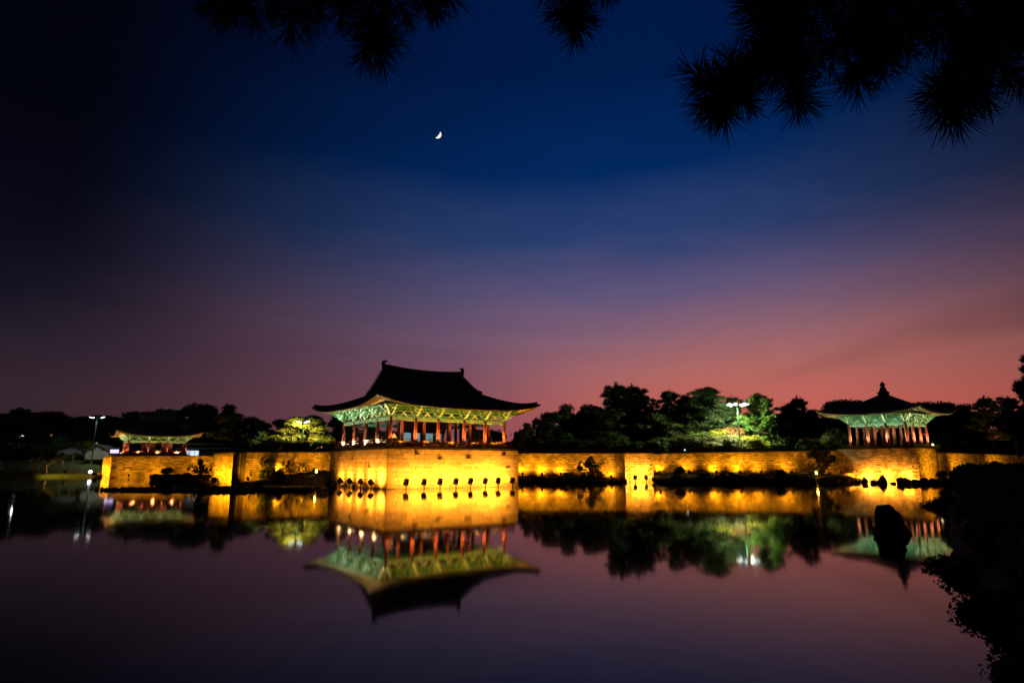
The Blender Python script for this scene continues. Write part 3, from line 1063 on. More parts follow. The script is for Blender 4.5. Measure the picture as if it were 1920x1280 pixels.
def pavilion(name, label, org, ang, xs, ys, zf, zt, ov, z0, a, b, rise, rl, inner, k=1.0, tile=.34, finial=False, deck=None, uplights=(), rail_faces=()):
    """xs, ys: column lines about the centre; zf floor, zt top of lintel; ov eave overhang; roof height z0 + a d + b d*d"""
    root = thing(name, label, 'pavilion', org, ang)
    X, Y = xs[-1], ys[-1]
    hx, hy = X + ov, Y + ov

    def Z(d):
        return z0 + a * d + b * d * d

    def zr(x, y):
        du, dv = hx - abs(x), hy - abs(y)
        d = dv if (rl > 0 and abs(x) <= rl) else min(du, dv)
        if rl > 0 and abs(x) > rl:
            d = min(du, dv)
        r = rise * (min(1, abs(x) / hx) ** 3.2) * (min(1, abs(y) / hy) ** 3.2)
        return Z(max(d, 0)) + r

    # --- columns
    ce = MB()
    hgt = zt - zf
    ce.lathe([(.27, -.05), (.27, 0), (.245, .1), (.255, hgt * .35), (.21, hgt)], n=14)
    cme = ce.mesh('column', M['red'])
    cme.polygons.foreach_set('use_smooth', [len(p.vertices) == 4 for p in cme.polygons])
    pad = MB()
    pad.lathe([(.46, -.16), (.46, 0), (.36, .06)], n=12)
    pme = pad.mesh('column_base', M['stone'])
    per = [(x, y) for x in xs for y in ys if x in (xs[0], xs[-1]) or y in (ys[0], ys[-1])]
    for x, y in per + list(inner):
        c = ob('column', cme, root, (x, y, zf + .08))
        ob('column_base', pme, c, (0, 0, 0))
    # --- lintels, struts, panels, purlins on each side
    bme = bracket_mesh(False, k).mesh('bracket_set', [M['green'], M['pale']])
    bce = bracket_mesh(True, k).mesh('bracket_set', [M['green'], M['pale']])
    sme = strut_mesh().mesh('flower_strut', [M['pale'], M['pale']])
    sides = [(0.0, xs, -Y), (PI, [-v for v in reversed(xs)], -Y), (-PI / 2, [-v for v in reversed(ys)], -X), (PI / 2, ys, -X)]
    for rot, ls, off in sides:
        R = Matrix.Rotation(rot, 3, 'Z')
        for p, q in zip(ls[:-1], ls[1:]):
            li = MB()
            li.box((0, 0, 0), (q - p - .42, .24, .44), mi=0)
            li.box((0, -.123, -.19), (q - p - .42, .012, .06), mi=1)
            li.build('lintel', [M['lintel'], M['pale']], root, loc=R @ Vector(((p + q) / 2, off, zt - .24)), rz=rot)
            n = 2 if q - p > 4.6 else 1
            for i in range(n):
                f = (i + 1) / (n + 1)
                ob('flower_strut', sme, root, R @ Vector((p + (q - p) * f, off, zt - .015)), rot)
            pn = MB()
            pn.box((0, 0, 0), (q - p - .2, .09, .86), mi=0)
            for i in range(int((q - p) / .9)):
                pn.box((-(q - p) / 2 + .5 + i * .9, -.06, 0), (.10, .04, .80), mi=1)
            pn.build('frieze_panel', [M['greend'], M['green']], root, loc=R @ Vector(((p + q) / 2, off, zt + 1.22)), rz=rot)
        pu = MB()
        L = ls[-1] - ls[0]
        pu.box((0, off, zt + .76), (L + .9, .17, .19))
        pu.box((0, off - .05, zt + 1.16), (L + 1.1, .15, .13))
        pu.box((0, off - .02, zt + 1.52), (L + 1.2, .22, .2))
        pu.box((0, off - 1.16 * k, zt + 1.46), (L + 2.3 * k, .2, .18))
        pu.build('purlin', M['green'], root, rz=rot)
        for x in ls[1:-1]:
            ob('bracket_set', bme, root, R @ Vector((x, off, zt)), rot)
    for (x, y, r) in ((-X, -Y, 0), (X, -Y, PI / 2), (X, Y, PI), (-X, Y, -PI / 2)):
        ob('bracket_set', bce, root, (x, y, zt), r)
    # ceiling inside
    ce = MB()
    ce.box((0, 0, zt + 1.72), (2 * X + .2, 2 * Y + .2, .06))
    ce.build('ceiling', M['darkwood'], root)
    for yy in ys[1:-1]:
        be = MB()
        be.box((0, yy, zt + .55), (2 * X - .3, .26, .36))
        be.build('tie_beam', M['greend'], root)
    # --- roof surface (deck boards below tiles)
    roof = ob('roof', None, root)
    rf, sf = MB(), MB()
    th = .20

    def bilin(f, n1, n2, mbx, flip=False):
        pts = [[f(i / n1, j / n2) for j in range(n2 + 1)] for i in range(n1 + 1)]
        i0 = len(mbx.v)
        for r in pts:
            mbx.v += [tuple(p) for p in r]
        for i in range(n1):
            for j in range(n2):
                q = (i0 + i * (n2 + 1) + j, i0 + (i + 1) * (n2 + 1) + j, i0 + (i + 1) * (n2 + 1) + j + 1, i0 + i * (n2 + 1) + j + 1)
                mbx.f.append(q[::-1] if flip else q)
                mbx.m.append(0)

    dg = hx - rl if rl > 0 else hx          # depth of the hipped skirt
    for sgn in (1, -1):
        # long slopes: lower hipped trapezoid
        def f_long(s, t, dz=0.0):
            d = t * min(dg, hy)
            lim = hx - d
            x = -lim + 2 * lim * s
            y = -(hy - d)
            return Vector((x * sgn, y * sgn, zr(x, y) + dz if d < hy else Z(hy) + dz))

        def f_side(s, t, dz=0.0):
            d = t * min(dg, hy)
            lim = hy - d
            y = -lim + 2 * lim * s
            x = hx - d - 1e-4
            return Vector((x * sgn, y * sgn, zr(x, y) + dz))
        bilin(f_long, 40, 8, rf)
        bilin(f_side, 40, 8, rf)
        bilin(lambda s, t: f_long(s, t * .55, -th), 40, 4, sf, True)
        bilin(lambda s, t: f_side(s, t * .55, -th), 40, 4, sf, True)
        if rl > 0:
            def f_up(s, t):
                d = dg + t * (hy - dg)
                x = -rl + 2 * rl * s
                y = -(hy - d)
                return Vector((x * sgn, y * sgn, Z(d) + rise * (abs(x) / hx) ** 3.2 * (abs(y) / hy) ** 3.2))
            bilin(f_up, 12, 6, rf)
    rf.build('roof_deck', M['tile'], roof)
    sf.build('soffit', M['soffit'], root)
    # eave board closing the edge
    eb = MB()
    for rot, hxx, hyy in ((0, hx, hy), (PI, hx, hy), (PI / 2, hy, hx), (-PI / 2, hy, hx)):
        R = Matrix.Rotation(rot, 3, 'Z')
        n = 40
        for i in range(n):
            x0, x1 = -hxx + 2 * hxx * i / n, -hxx + 2 * hxx * (i + 1) / n
            e = lambda x: z0 + rise * min(1, abs(x) / hxx) ** 3.2
            P = [R @ Vector((x0, -hyy, e(x0) - th)), R @ Vector((x1, -hyy, e(x1) - th)), R @ Vector((x1, -hyy, e(x1) + .02)), R @ Vector((x0, -hyy, e(x0) + .02))]
            eb.poly(P)
    eb.build('eave_board', M['rafter'], root)
    # --- tile rows
    tl = MB()

    def row(path, side, r=.10):
        """a half-round cover-tile row along path; side: unit vector across"""
        n = len(path)
        i0 = len(tl.v)
        for p in path:
            for aa in (-1, -.5, .5, 1):
                tl.v.append(tuple(p + side * (r * aa) + Vector((0, 0, .01 + (r * 1.15 if abs(aa) < 1 else 0)))))
        for q in range(n - 1):
            for j in range(3):
                tl.f.append((i0 + q * 4 + j, i0 + q * 4 + j + 1, i0 + q * 4 + 4 + j + 1, i0 + q * 4 + 4 + j))
                tl.m.append(0)
        # round end tile
        c = path[0] + Vector((0, 0, .03))
        dr = (path[0] - path[1])
        dr.z = 0
        dr.normalize()
        i0 = len(tl.v)
        for j in range(6):
            t = j * PI / 3
            tl.v.append(tuple(c + side * (r * 1.05 * math.cos(t)) + Vector((0, 0, r * 1.05 * math.sin(t))) + dr * .05))
        tl.f.append(tuple(range(i0, i0 + 6)))
        tl.m.append(0)

    for sgn in (1, -1):
        n = int(2 * hx / tile)
        for i in range(n + 1):
            x = -hx + .06 + (2 * hx - .12) * i / n
            dmax = hy if (rl > 0 and abs(x) <= rl) else min(hx - abs(x), hy)
            if dmax < .35:
                continue
            m = max(2, int(dmax / .9) + 1)
            row([Vector((x * sgn, -(hy - dmax * q / m) * sgn, zr(x, -(hy - dmax * q / m)))) for q in range(m + 1)], Vector((1, 0, 0)))
        n = int(2 * hy / tile)
        for i in range(n + 1):
            y = -hy + .06 + (2 * hy - .12) * i / n
            dmax = min(dg, hy - abs(y))
            if dmax < .35:
                continue
            m = max(2, int(dmax / .9) + 1)
            row([Vector(((hx - dmax * q / m) * sgn, y * sgn, zr(hx - dmax * q / m - 1e-4, y))) for q in range(m + 1)], Vector((0, 1, 0)))
        if rl > 0:      # stub tiles hanging over the gable edge
            yy = .3
            while yy < hy - dg:
                zz = Z(hy - yy)
                for s2 in (1, -1):
                    tl.box((rl * sgn + .1 * sgn, yy * s2, zz + .10), (.55, .17, .2))
                yy += .42
    o = tl.build('roof_tiles', M['tile'], roof)
    o['kind'] = 'stuff'

    # --- ridges
    def ridge(pts, w, h, nm='ridge'):
        mb = MB()
        for p, q in zip(pts[:-1], pts[1:]):
            p, q = Vector(p), Vector(q)
            d = (q - p) * .02
            mb.bar(p + Vector((0, 0, h * .30)) - d, q + Vector((0, 0, h * .30)) + d, w, h * .9)
            mb.bar(p + Vector((0, 0, h * .86)) - d, q + Vector((0, 0, h * .86)) + d, w * .62, h * .28)
        return mb.build(nm, M['tile'], roof)

    for sx in (1, -1):
        for sy_ in (1, -1):
            pts = []
            D = dg if rl > 0 else hx - .5
            for i in range(13):
                d = .35 + (D - .35) * i / 12
                x, y = hx - d, hy - d
                zz = zr(x, y) - .06 + (.12 * max(0, 1 - d / 2.4) ** 2)
                pts.append((x * sx, y * sy_, zz))
            ridge(pts, .34, .36 * k, 'hip_ridge')
            if rl > 0:
                pts = []
                for i in range(9):
                    y = (hy - dg) * (1 - i / 8) + .0
                    pts.append(((rl - .22) * sx, y * sy_, Z(hy - y) + .12 + (.35 * max(0, 1 - i / 2.5) ** 2)))
                ridge(pts, .34, .38, 'gable_ridge')
    if rl > 0:
        mb = MB()
        xs_ = np.linspace(-rl - .1, rl + .1, 17)
        tp = [(x, .50 + .42 * (x / rl) ** 2) for x in xs_]
        mb.extrude([(xs_[0], -.35)] + [(xs_[-1], -.35)] + tp[::-1], (0, 0, Z(hy)), (1, 0), .46, 0, 0)
        for p, q in zip(tp[:-1], tp[1:]):
            mb.bar((p[0], 0, Z(hy) + p[1] + .05), (q[0], 0, Z(hy) + q[1] + .05), .30, .14)
        mb.build('main_ridge', M['tile'], roof)
        for s in (1, -1):
            om = MB()
            prof = [(.30, -.1), (.34, .55), (.30, 1.0), (.12, 1.30), (-.22, 1.42), (-.62, 1.20), (-.72, 1.02), (-.40, 1.12), (-.22, 1.02), (-.16, .7), (-.30, .4), (-.34, -.1)]
            om.extrude([(p[0] * .80, p[1] * .68) for p in prof], (0, 0, 0), (s, 0), .34, 0, 0)
            om.build('ridge_ornament', M['tile'], roof, loc=(s * (rl - .05), 0, Z(hy) + .62))
            gb = MB()
            yb = hy - dg
            ring = [(s * (rl - .25), y, Z(hy - abs(y)) - .05) for y in np.linspace(-yb, yb, 13)]
            zb = Z(dg) - .3
            for p, q in zip(ring[:-1], ring[1:]):
                gb.poly([p, q, (q[0], q[1], zb), (p[0], p[1], zb)])
            for i in range(int(2 * yb / .45)):
                y = -yb + .3 + i * .45
                gb.box((s * (rl - .22), y, (Z(hy - abs(y)) + zb) / 2), (.08, .06, Z(hy - abs(y)) - zb - .3))
            gb.build('gable_board', M['darkwood'], roof)
    if finial:
        fm = MB()
        fm.lathe([(1.0, -.35), (1.02, .0), (.92, .05), (.92, .28), (1.05, .33), (1.05, .52), (.72, .62), (.74, .78), (.60, .95), (.52, 1.05), (.56, 1.2), (.46, 1.42), (.34, 1.52), (.26, 1.62), (.40, 1.72), (.47, 1.95), (.40, 2.18), (.22, 2.32), (.14, 2.42), (.12, 2.52), (.02, 2.62)], n=14)
        fm.build('finial', M['tile'], roof, loc=(0, 0, Z(hy) - .15), smooth=False)

    # --- rafters: round ones from the wall plate out, square flying rafters above them at the edge
    ra, fl = MB(), MB()
    for rot, hxx, hyy, cx in ((0, hx, hy, X), (PI, hx, hy, X), (PI / 2, hy, hx, Y), (-PI / 2, hy, hx, Y)):
        R = Matrix.Rotation(rot, 3, 'Z')

        def zs(x, y):
            p = R @ Vector((x, y, 0))
            d = min(hxx - abs(x), hyy - abs(y))
            return z0 + a * max(d, 0) + b * max(d, 0) ** 2 + rise * min(1, abs(x) / hxx) ** 3.2 * min(1, abs(y) / hyy) ** 3.2 - th
        n = int(2 * hxx / .40)
        for i in range(n):
            xo = -hxx + .25 + (2 * hxx - .5) * i / (n - 1)
            lim = cx - .6
            xi = max(-lim, min(lim, xo)) if abs(xo) <= cx - .2 else math.copysign(lim + (abs(xo) - lim) * .12, xo)
            yi, ye, yf, ym = -(hyy - ov - .15), -(hyy - 1.05), -(hyy - .10), -(hyy - 1.75)
            g_ = lambda y: xi + (xo - xi) * (y - yi) / (-hyy - yi)
            P = lambda y, dz: R @ Vector((g_(y), y, zs(g_(y), y) + dz))
            ra.tube([P(yi, -.22), P((yi + ye) / 2, -.20), P(ye, -.17)], [.095] * 3, 6, 0)
            fl.bar(P(ym, -.085), P(yf, -.065), .11, .12)
    ra.build('rafters', M['rafter'], root)['kind'] = 'stuff'
    fl.build('flying_rafters', M['rafter'], root)['kind'] = 'stuff'
    # corner hip beams
    for sx in (1, -1):
        for sy_ in (1, -1):
            hb = MB()
            p = Vector((sx * (X - .3), sy_ * (Y - .3), Z(ov + .3) - .5))
            q = Vector((sx * (hx - .75), sy_ * (hy - .75), zr(hx - .75, hy - .75) - .38))
            e = Vector((sx * (hx - .02), sy_ * (hy - .02), zr(hx, hy) - .16))
            hb.bar(p, q, .26, .34)
            hb.bar(q - (e - q) * .8 + Vector((0, 0, .16)), e, .2, .2)
            hb.build('hip_rafter', M['rafter'], root)
    # --- floor
    if deck:
        dm = MB()
        dx, dy = deck
        dm.box((0, 0, zf - .05), (2 * dx, 2 * dy, .10))
        dm.build('floor_boards', M['rail'], root)
        fm = MB()
        for s in (1, -1):
            fm.box((0, s * (dy + .03), zf - .21), (2 * dx + .12, .06, .42))
            fm.box((s * (dx + .03), 0, zf - .21), (.06, 2 * dy, .42))
        fm.build('floor_skirting', M['darkwood'], root)
    return root, Z, zr, (X, Y, hx, hy)


def rail_run(root, name, p0, p1, z, h, n, m, post=.10, infill=True):
    """railing along p0-p1 (local xy): a railing part with posts and rails below it"""
    p0, p1 = Vector((*p0, 0)), Vector((*p1, 0))
    d = p1 - p0
    rail = ob(name, None, root, (p0.x, p0.y, z), math.atan2(d.y, d.x))
    L = d.length
    pm = MB()
    pm.box((0, 0, h / 2), (post, post, h))
    pm.box((0, 0, h + .03), (post + .05, post + .05, .06))
    me = pm.mesh('post', m)
    for i in range(n + 1):
        ob('post', me, rail, (L * i / n, 0, 0))
    for zz, w, t in ((h - .10, .07, .07), (h * .62, .06, .06), (.16, .07, .08)):
        r = MB()
        r.box((L / 2, 0, zz), (L - post, w, t))
        r.build('rail', m, rail)
    if infill:
        q = MB()
        k = int(L / .28)
        for i in range(k):
            q.box((L * (i + .5) / k, 0, h * .38), (.05, .03, h * .44))
        q.build('balusters', m, rail)['kind'] = 'stuff'
    return rail


# ---- main pavilion
mxs = [-9.07, -5.43, -1.97, 2.18, 5.69, 9.07]
mys = [-8.15, -4.08, 0, 4.08, 8.15]
mo = C0 + U * 10.33 + Vv * 10.15
inner = [(x, y) for x in (-5.43, -1.97, 2.18, 5.69) for y in (-4.08, 4.08)] + [(-5.43, 0), (5.69, 0)]
main, Zm, zrm, (X, Y, hx, hy) = pavilion(
    'main_pavilion', 'large green bracketed pavilion with dark hip and gable roof on the big terrace', mo, A36,
    mxs, mys, 5.45, 9.25, 3.85, 10.55, .28, .0176, 1.2, 6.75, inner, 1.15, deck=(9.95, 9.6))
for args in (((-9.85, -9.5), (9.85, -9.5), 10), ((-9.85, 9.5), (-9.85, -9.5), 10), ((9.85, -9.5), (9.85, 9.5), 10)):
    rail_run(main, 'railing', args[0], args[1], 5.45, .92, args[2], M['rail'])
for a_, b_ in zip(mxs[:-1], mxs[1:]):
    rail_run(main, 'inner_railing', (a_ + .3, -8.15), (b_ - .3, -8.15), 5.45, .66, 3, M['rail_lit'], .10, False)
for a_, b_ in zip(mys[:-1], mys[1:]):
    rail_run(main, 'inner_railing', (-9.07, b_ - .3), (-9.07, a_ + .3), 5.45, .66, 3, M['rail_lit'], .10, False)
# room with lit display windows in the middle of the hall
iw = MB()
iw.box((2.4, 4.08, 8.7), (7.6, .16, 1.7))
iw.box((2.4, 4.08, 5.98), (7.6, .16, 1.06))
iw.build('inner_wall', M['darkwood'], main)
for x0, x1 in ((-1.2, .15), (.5, 1.75), (2.3, 4.0), (4.4, 5.9)):
    w = MB()
    w.box(((x0 + x1) / 2, 4.08, 7.18), (x1 - x0, .05, 1.34))
    wf = MB()
    for xx in (x0, x1):
        wf.box((xx, 4.08, 7.18), (.1, .2, 1.34))
    o = w.build('display_window', M['e_win'], main)
    wf.build('window_frame', M['darkwood'], o)

# ---- right pavilion
rxs = [-4.75, -1.6, 1.6, 4.75]
ro = RC - RX * 6.6 + RY * 6.6
rightp, Zr_, zrr, (RXh, RYh, rhx, rhy) = pavilion(
    'square_pavilion', 'square pavilion with pyramid roof and bulbous finial over its coursed terrace', ro, RA,
    rxs, rxs, 6.3, 10.35, 3.9, 12.0, .26, .022, .85, 0, [(-1.6, -1.6), (1.6, -1.6), (-1.6, 1.6), (1.6, 1.6)], .95, finial=True, deck=(5.6, 5.6))
rail_run(rightp, 'railing', (-6.1, -6.15), (6.15, -6.15), 5.85, .62, 9, M['darkwood'], .1, False)
rail_run(rightp, 'railing', (6.15, -6.15), (6.15, 6.15), 5.85, .62, 9, M['plaster'], .1, True)

# ---- left pavilion
lxs = [-6.4, -2.1, 2.1, 6.4]
lys = [-6.0, -2.0, 2.0, 6.0]
lo = LC + U * (3.3 + 6.4) + Vv * (2.9 + 6.0)
leftp, Zl_, zrl, (LXh, LYh, lhx, lhy) = pavilion(
    'small_pavilion', 'small distant pavilion with pale lit eaves above the weathered terrace', lo, A36,
    lxs, lys, 5.55, 8.9, 3.2, 10.0, .30, .022, 1.3, 4.3, [(-2.1, -2.0), (2.1, -2.0), (-2.1, 2.0), (2.1, 2.0)], .95, deck=(7.2, 6.9))
rail_run(leftp, 'railing', (-7.1, -6.8), (7.1, -6.8), 5.5, .85, 8, M['rail'], .1, True)
rail_run(leftp, 'railing', (-7.1, 6.8), (-7.1, -6.8), 5.5, .85, 8, M['rail'], .1, True)
lw = MB()
lw.box((-1.0, -1.9, 7.15), (2.2, .12, 3.1))
lw.box((2.6, -1.9, 7.15), (2.4, .12, 3.1))
lw.build('door_panel', M['red'], leftp)


# ------------------------------------------------------------------ lamps
HOUS = {}


def flood_meshes():
    h = MB()                     # deep tapered floodlight head, lens on +y
    pts = [(-.27, -.10, .30), (.27, -.10, .30), (.27, -.10, -.30), (-.27, -.10, -.30)]
    for y, w, hh in ((-.30, .17, .24), (-.26, .20, .28), (.02, .27, .38), (.16, .29, .41), (.20, .29, .41)):
        pass
    rings = ((-.30, .15, .23), (-.26, .20, .29), (.04, .26, .37), (.18, .29, .41), (.20, .29, .41))
    i0 = len(h.v)
    for y, w, hh in rings:
        h.v += [(-w, y, -hh), (w, y, -hh), (w, y, hh), (-w, y, hh)]
    for r in range(len(rings) - 1):
        for j in range(4):
            h.f.append((r * 4 + j, r * 4 + (j + 1) % 4, r * 4 + 4 + (j + 1) % 4, r * 4 + 4 + j))
            h.m.append(0)
    h.f.append((3, 2, 1, 0))
    h.m.append(0)
    for x in (-.1, 0, .1):       # cooling fins at the back
        h.box((x, -.33, 0), (.03, .08, .40))
    l = MB()
    l.box((0, .195, 0), (.50, .02, .74))
    st = MB()
    st.tube([(0, 0, -1.2), (0, 0, .42)], [.075, .065], 8)
    st.box((0, 0, .42), (.30, .16, .07))
    yk = MB()
    for s in (-1, 1):
        yk.bar((s * .16, 0, .42), (s * .30, 0, .86), .05, .09, up=(0, 1, 0))
    return h.mesh('housing', M['black']), l.mesh('lens', M['steel']), st.mesh('stem', M['black']), yk.mesh('yoke', M['black'])


HOUS['f'] = flood_meshes()


def flood(label, loc, face, power, col, ang, group, tilt=18, scale=1.0, blend=1.0, aim=None, lens=None, stem=True):
    """a floodlight; face: heading its lens looks to (about z); the lamp inside is its own light"""
    t = thing('floodlight', label, 'floodlight', loc, face, group, (scale,) * 3)
    hm, lm, sm, ym = HOUS['f']
    piv = Vector((0, 0, .86)) if stem else Vector((0, 0, .45))
    h = ob('housing', hm, t, piv)
    h.rotation_euler = (math.radians(tilt), 0, 0)
    l = ob('lens', lm, h)
    if lens:
        l.material_slots[0].link = 'OBJECT'
        l.material_slots[0].material = lens
    if stem:
        ob('stem', sm, t)
        ob('yoke', ym, t)
    else:
        s = MB()
        s.box((0, 0, .05), (.4, .3, .12))
        s.box((0, 0, .2), (.1, .1, .3))
        s.build('stand', M['black'], t)
    tr = math.radians(tilt)
    p = piv + Vector((0, .30 * math.cos(tr), .30 * math.sin(tr)))
    d = Vector((0, math.cos(tr), math.sin(tr)))
    if aim is not None:
        d = Vector((0, math.cos(math.radians(aim)), math.sin(math.radians(aim))))
    spot(t, p, p + d, power, col, ang, blend, .10)
    return t


SOD = (1.0, .36, .006)
GOLD = (1.0, .345, .022)
ordw = ['first', 'second', 'third', 'fourth', 'fifth', 'sixth', 'seventh', 'eighth', 'ninth', 'tenth']
# short face of the main terrace: five
fw = math.atan2(U.y, U.x) - PI / 2
for i, px in enumerate((622, 637.5, 655.5, 676, 695.5)):
    best = None
    for s in np.linspace(-2, 26, 561):
        p = C0 + Vv * s - U * 1.4
        d = p.y * math.cos(TILT) - 3 * math.sin(TILT)
        e = abs(960 + FPX * p.x / d - px)
        if best is None or e < best[0]:
            best = (e, p)
    flood(f'black floodlight in the pond, {ordw[4 - i]} from the corner along the short terrace face', best[1], fw, (2700, 2300, 1900, 1500, 1300)[::-1][i], GOLD, 150, 'floodlights standing in the pond', tilt=32)
# long face: eight
fv = math.atan2(Vv.y, Vv.x) - PI / 2
for i, px in enumerate((761, 795, 825, 855, 882.5, 910, 934.5, 961)):
    best = None
    for s in np.linspace(-2, 26, 561):
        p = C0 + U * s - Vv * 2.2
        d = p.y * math.cos(TILT) - 3 * math.sin(TILT)
        e = abs(960 + FPX * p.x / d - px)
        if best is None or e < best[0]:
            best = (e, p)
    flood(f'black floodlight in the pond, {ordw[i]} from the corner along the long terrace face', best[1], fv, (1350, 2200, 1700, 2600, 1600, 2300, 2900, 1900)[i], GOLD, 150, 'floodlights standing in the pond', tilt=24)
for i, x in enumerate((21.3, 23.2)):
    flood(f'floodlight standing in the water before the narrow bastion, {("nearer the main terrace", "nearer the square pavilion")[i]}', (x, 111.2, 0), 0, 3400, GOLD, 150, 'floodlights before the narrow bastion', tilt=16)
# square terrace: four hidden behind the boulders
rf_ = math.atan2(RY.y, RY.x) - PI / 2
for i, s in enumerate((-11.4, -8.2, -4.9, -1.7)):
    flood(f'low floodlight among the boulders below the square pavilion, {ordw[i]} from the wall corner', RC + RX * s - RY * 1.5 + Vector((0, 0, -.15)), rf_, (2300, 3000, 3400, 2700)[i], GOLD, 150, 'floodlights below the square pavilion', tilt=22, scale=.8)
# bank floodlights against the long walls
for i, (px, py, P) in enumerate(((980, 890, 1500), (1016, 891, 1900), (1052, 891, 1300), (1096, 891, 1100))):
    p = at_y(px, 892, 114.5)
    flood('small floodlight on the bank strip, ' + ('right beside the terrace corner', 'second out from the terrace', 'third out from the terrace', 'behind the leafy bush')[i], (p.x, p.y, 1.0), 0, P, SOD, 140, 'bank floodlights by the terrace wall', tilt=50, scale=.72, stem=False)
for i, (px, P) in enumerate(((1237, 1250), (1292, 1150), (1344, 1450), (1388, 1900), (1428, 1250), (1484, 1350))):
    p = at_y(px, 888, 115.0)
    flood(f'small floodlight on the bank of the long weathered wall, {ordw[i]} from the bastion', (p.x, p.y, 1.42), 0, P, SOD, 140, 'bank floodlights by the weathered wall', tilt=50, scale=.68, stem=False)
flood('small fill floodlight added on the bank for the dark corner left of the narrow bastion', (17.6, 114.3, .7), 0, 950, SOD, 140, None, tilt=38, scale=.6, stem=False)  # unseen lamp added to brighten the dark wall end
for i, (px, py, yy, P) in enumerate(((470, 895, 95.6, 800), (515, 892, 99.2, 1300))):  # two unseen lamps added to brighten this wall
    p = at_y(px, py, yy)
    flood('small fill floodlight added below the shadowed wall, ' + ('nearer the slanting bastion', 'under the dark small tree')[i], (p.x, p.y, 1.25 + .5 * i), -.75, P, SOD, 150, 'added fill floodlights below the shadowed wall', tilt=32, scale=.6, stem=False)
# lamps whose lit lenses show
p = at_y(1530, 888, 112.0)
flood('glaring orange floodlight turned to the pond near the square terrace', (p.x, p.y, 1.3), PI, 260, SOD, 120, tilt=5, scale=.7, stem=False, group=None, lens=M['e_orange'])
p = at_y(1556, 887, 113.6)
flood('dim bank floodlight tucked against the square terrace corner', (p.x, p.y, 1.2), .1, 900, SOD, 150, None, tilt=26, scale=.6, stem=False)
p = at_y(594, 889, 97.2)
flood('glaring orange floodlight turned to the pond beside the main terrace', (p.x, p.y, 1.75), PI - .3, 160, SOD, 120, tilt=5, scale=.7, stem=False, group=None, lens=M['e_orange'])
p = at_y(588, 889, 101.4)
flood('small floodlight lighting the wall corner beside the main terrace', (p.x, p.y, 1.9), -.6, 1700, SOD, 150, None, tilt=24, scale=.6, stem=False)
p = at_y(561, 886, 98.5)
flood('small floodlight under the lit bush beside the shadowed wall', (p.x, p.y, 2.05), -.1, 2200, SOD, 150, None, tilt=30, scale=.6, stem=False)
flood('small fill floodlight added in the nook between the slanting bastion and the shadowed wall', (-38.7, 94.3, .75), .0, 900, SOD, 150, None, tilt=26, scale=.6, stem=False)  # unseen fill lamp added for the dark wedge of wall
# slanting bastion: three in front
bd = (B2B - B2A).normalized()
bn = Vector((bd.y, -bd.x, 0))
bf = math.atan2(-bn.y, -bn.x) - PI / 2
for i, s in enumerate((2.2, 5.0, 8.0)):
    p = B2A + bd * s + bn * 2.3
    flood(f'floodlight in the shallows before the slanting bastion, {ordw[i]} from the leafy tree', (p.x, p.y, -.05), bf, (1300, 2300, 2200)[i], SOD, 150, 'floodlights before the slanting bastion', tilt=22)
# left terrace: side face (bright) and front glow
lf = math.atan2(U.y, U.x) - PI / 2
for i, s in enumerate((3.5, 10.5, 17.5, 24.5)):
    p = LC + Vv * s - U * 2.6
    flood(f'floodlight before the bright side of the far terrace, {ordw[i]} from its corner', (p.x, p.y, -.05), lf, 6000, SOD, 150, 'floodlights by the far terrace', tilt=22)
lfv = math.atan2(Vv.y, Vv.x) - PI / 2
for i, (s, P) in enumerate(((3.5, 1300), (10.0, 1600), (19.0, 2600))):
    p = LC + U * s - Vv * 4.2
    flood(f'floodlight before the weathered front of the far terrace, {ordw[i]} from its corner', (p.x, p.y, -.05), lfv, P, SOD, 150, 'floodlights by the far terrace', tilt=26, scale=.7)
flood('low fill floodlight added to brighten the side of the square terrace', RC + RX * 4.0 + RY * 4.0 + Vector((0, 0, 1.15)), math.atan2(-RX.y, -RX.x) - PI / 2, 2600, SOD, 150, None, tilt=20, scale=.6)  # unseen lamp added because the terrace side stayed dark
# right dim wall glow
for i, s in enumerate((3, 13)):
    p = W3A.lerp(W3B, s / 26) + Vector((1.2, -3.2, 0))
    flood('small floodlight hidden by reeds at the dim low wall, ' + ('nearer the terrace', 'farther along')[i], (p.x, p.y, 1.5), -.3, 2200, SOD, 120, 'floodlights at the dim wall', tilt=26, scale=.6, stem=False)

# uplights on the pavilion floors
UP = MB()
UP.box((0, 0, .03), (.26, .2, .06))
UP.tube([(0, 0, .05), (0, .02, .22)], [.09, .11], 8)
UPM = UP.mesh('can', M['black'])
UPL = MB()
UPL.tube([(0, .02, .205), (0, .02, .215)], [.08, .08], 8)
UPLM = UPL.mesh('lens', M['steel'])


def uplight(label, loc, rz, power, col, ang, group, aim=(0, .42, 1.0), blend=.5):
    t = thing('uplight', label, 'uplight', loc, rz, group)
    ob('can', UPM, t)
    ob('lens', UPLM, t)
    spot(t, (0, .04, .30), Vector((0, .04, .30)) + Vector(aim), power, col, ang, blend, .06)
    return t


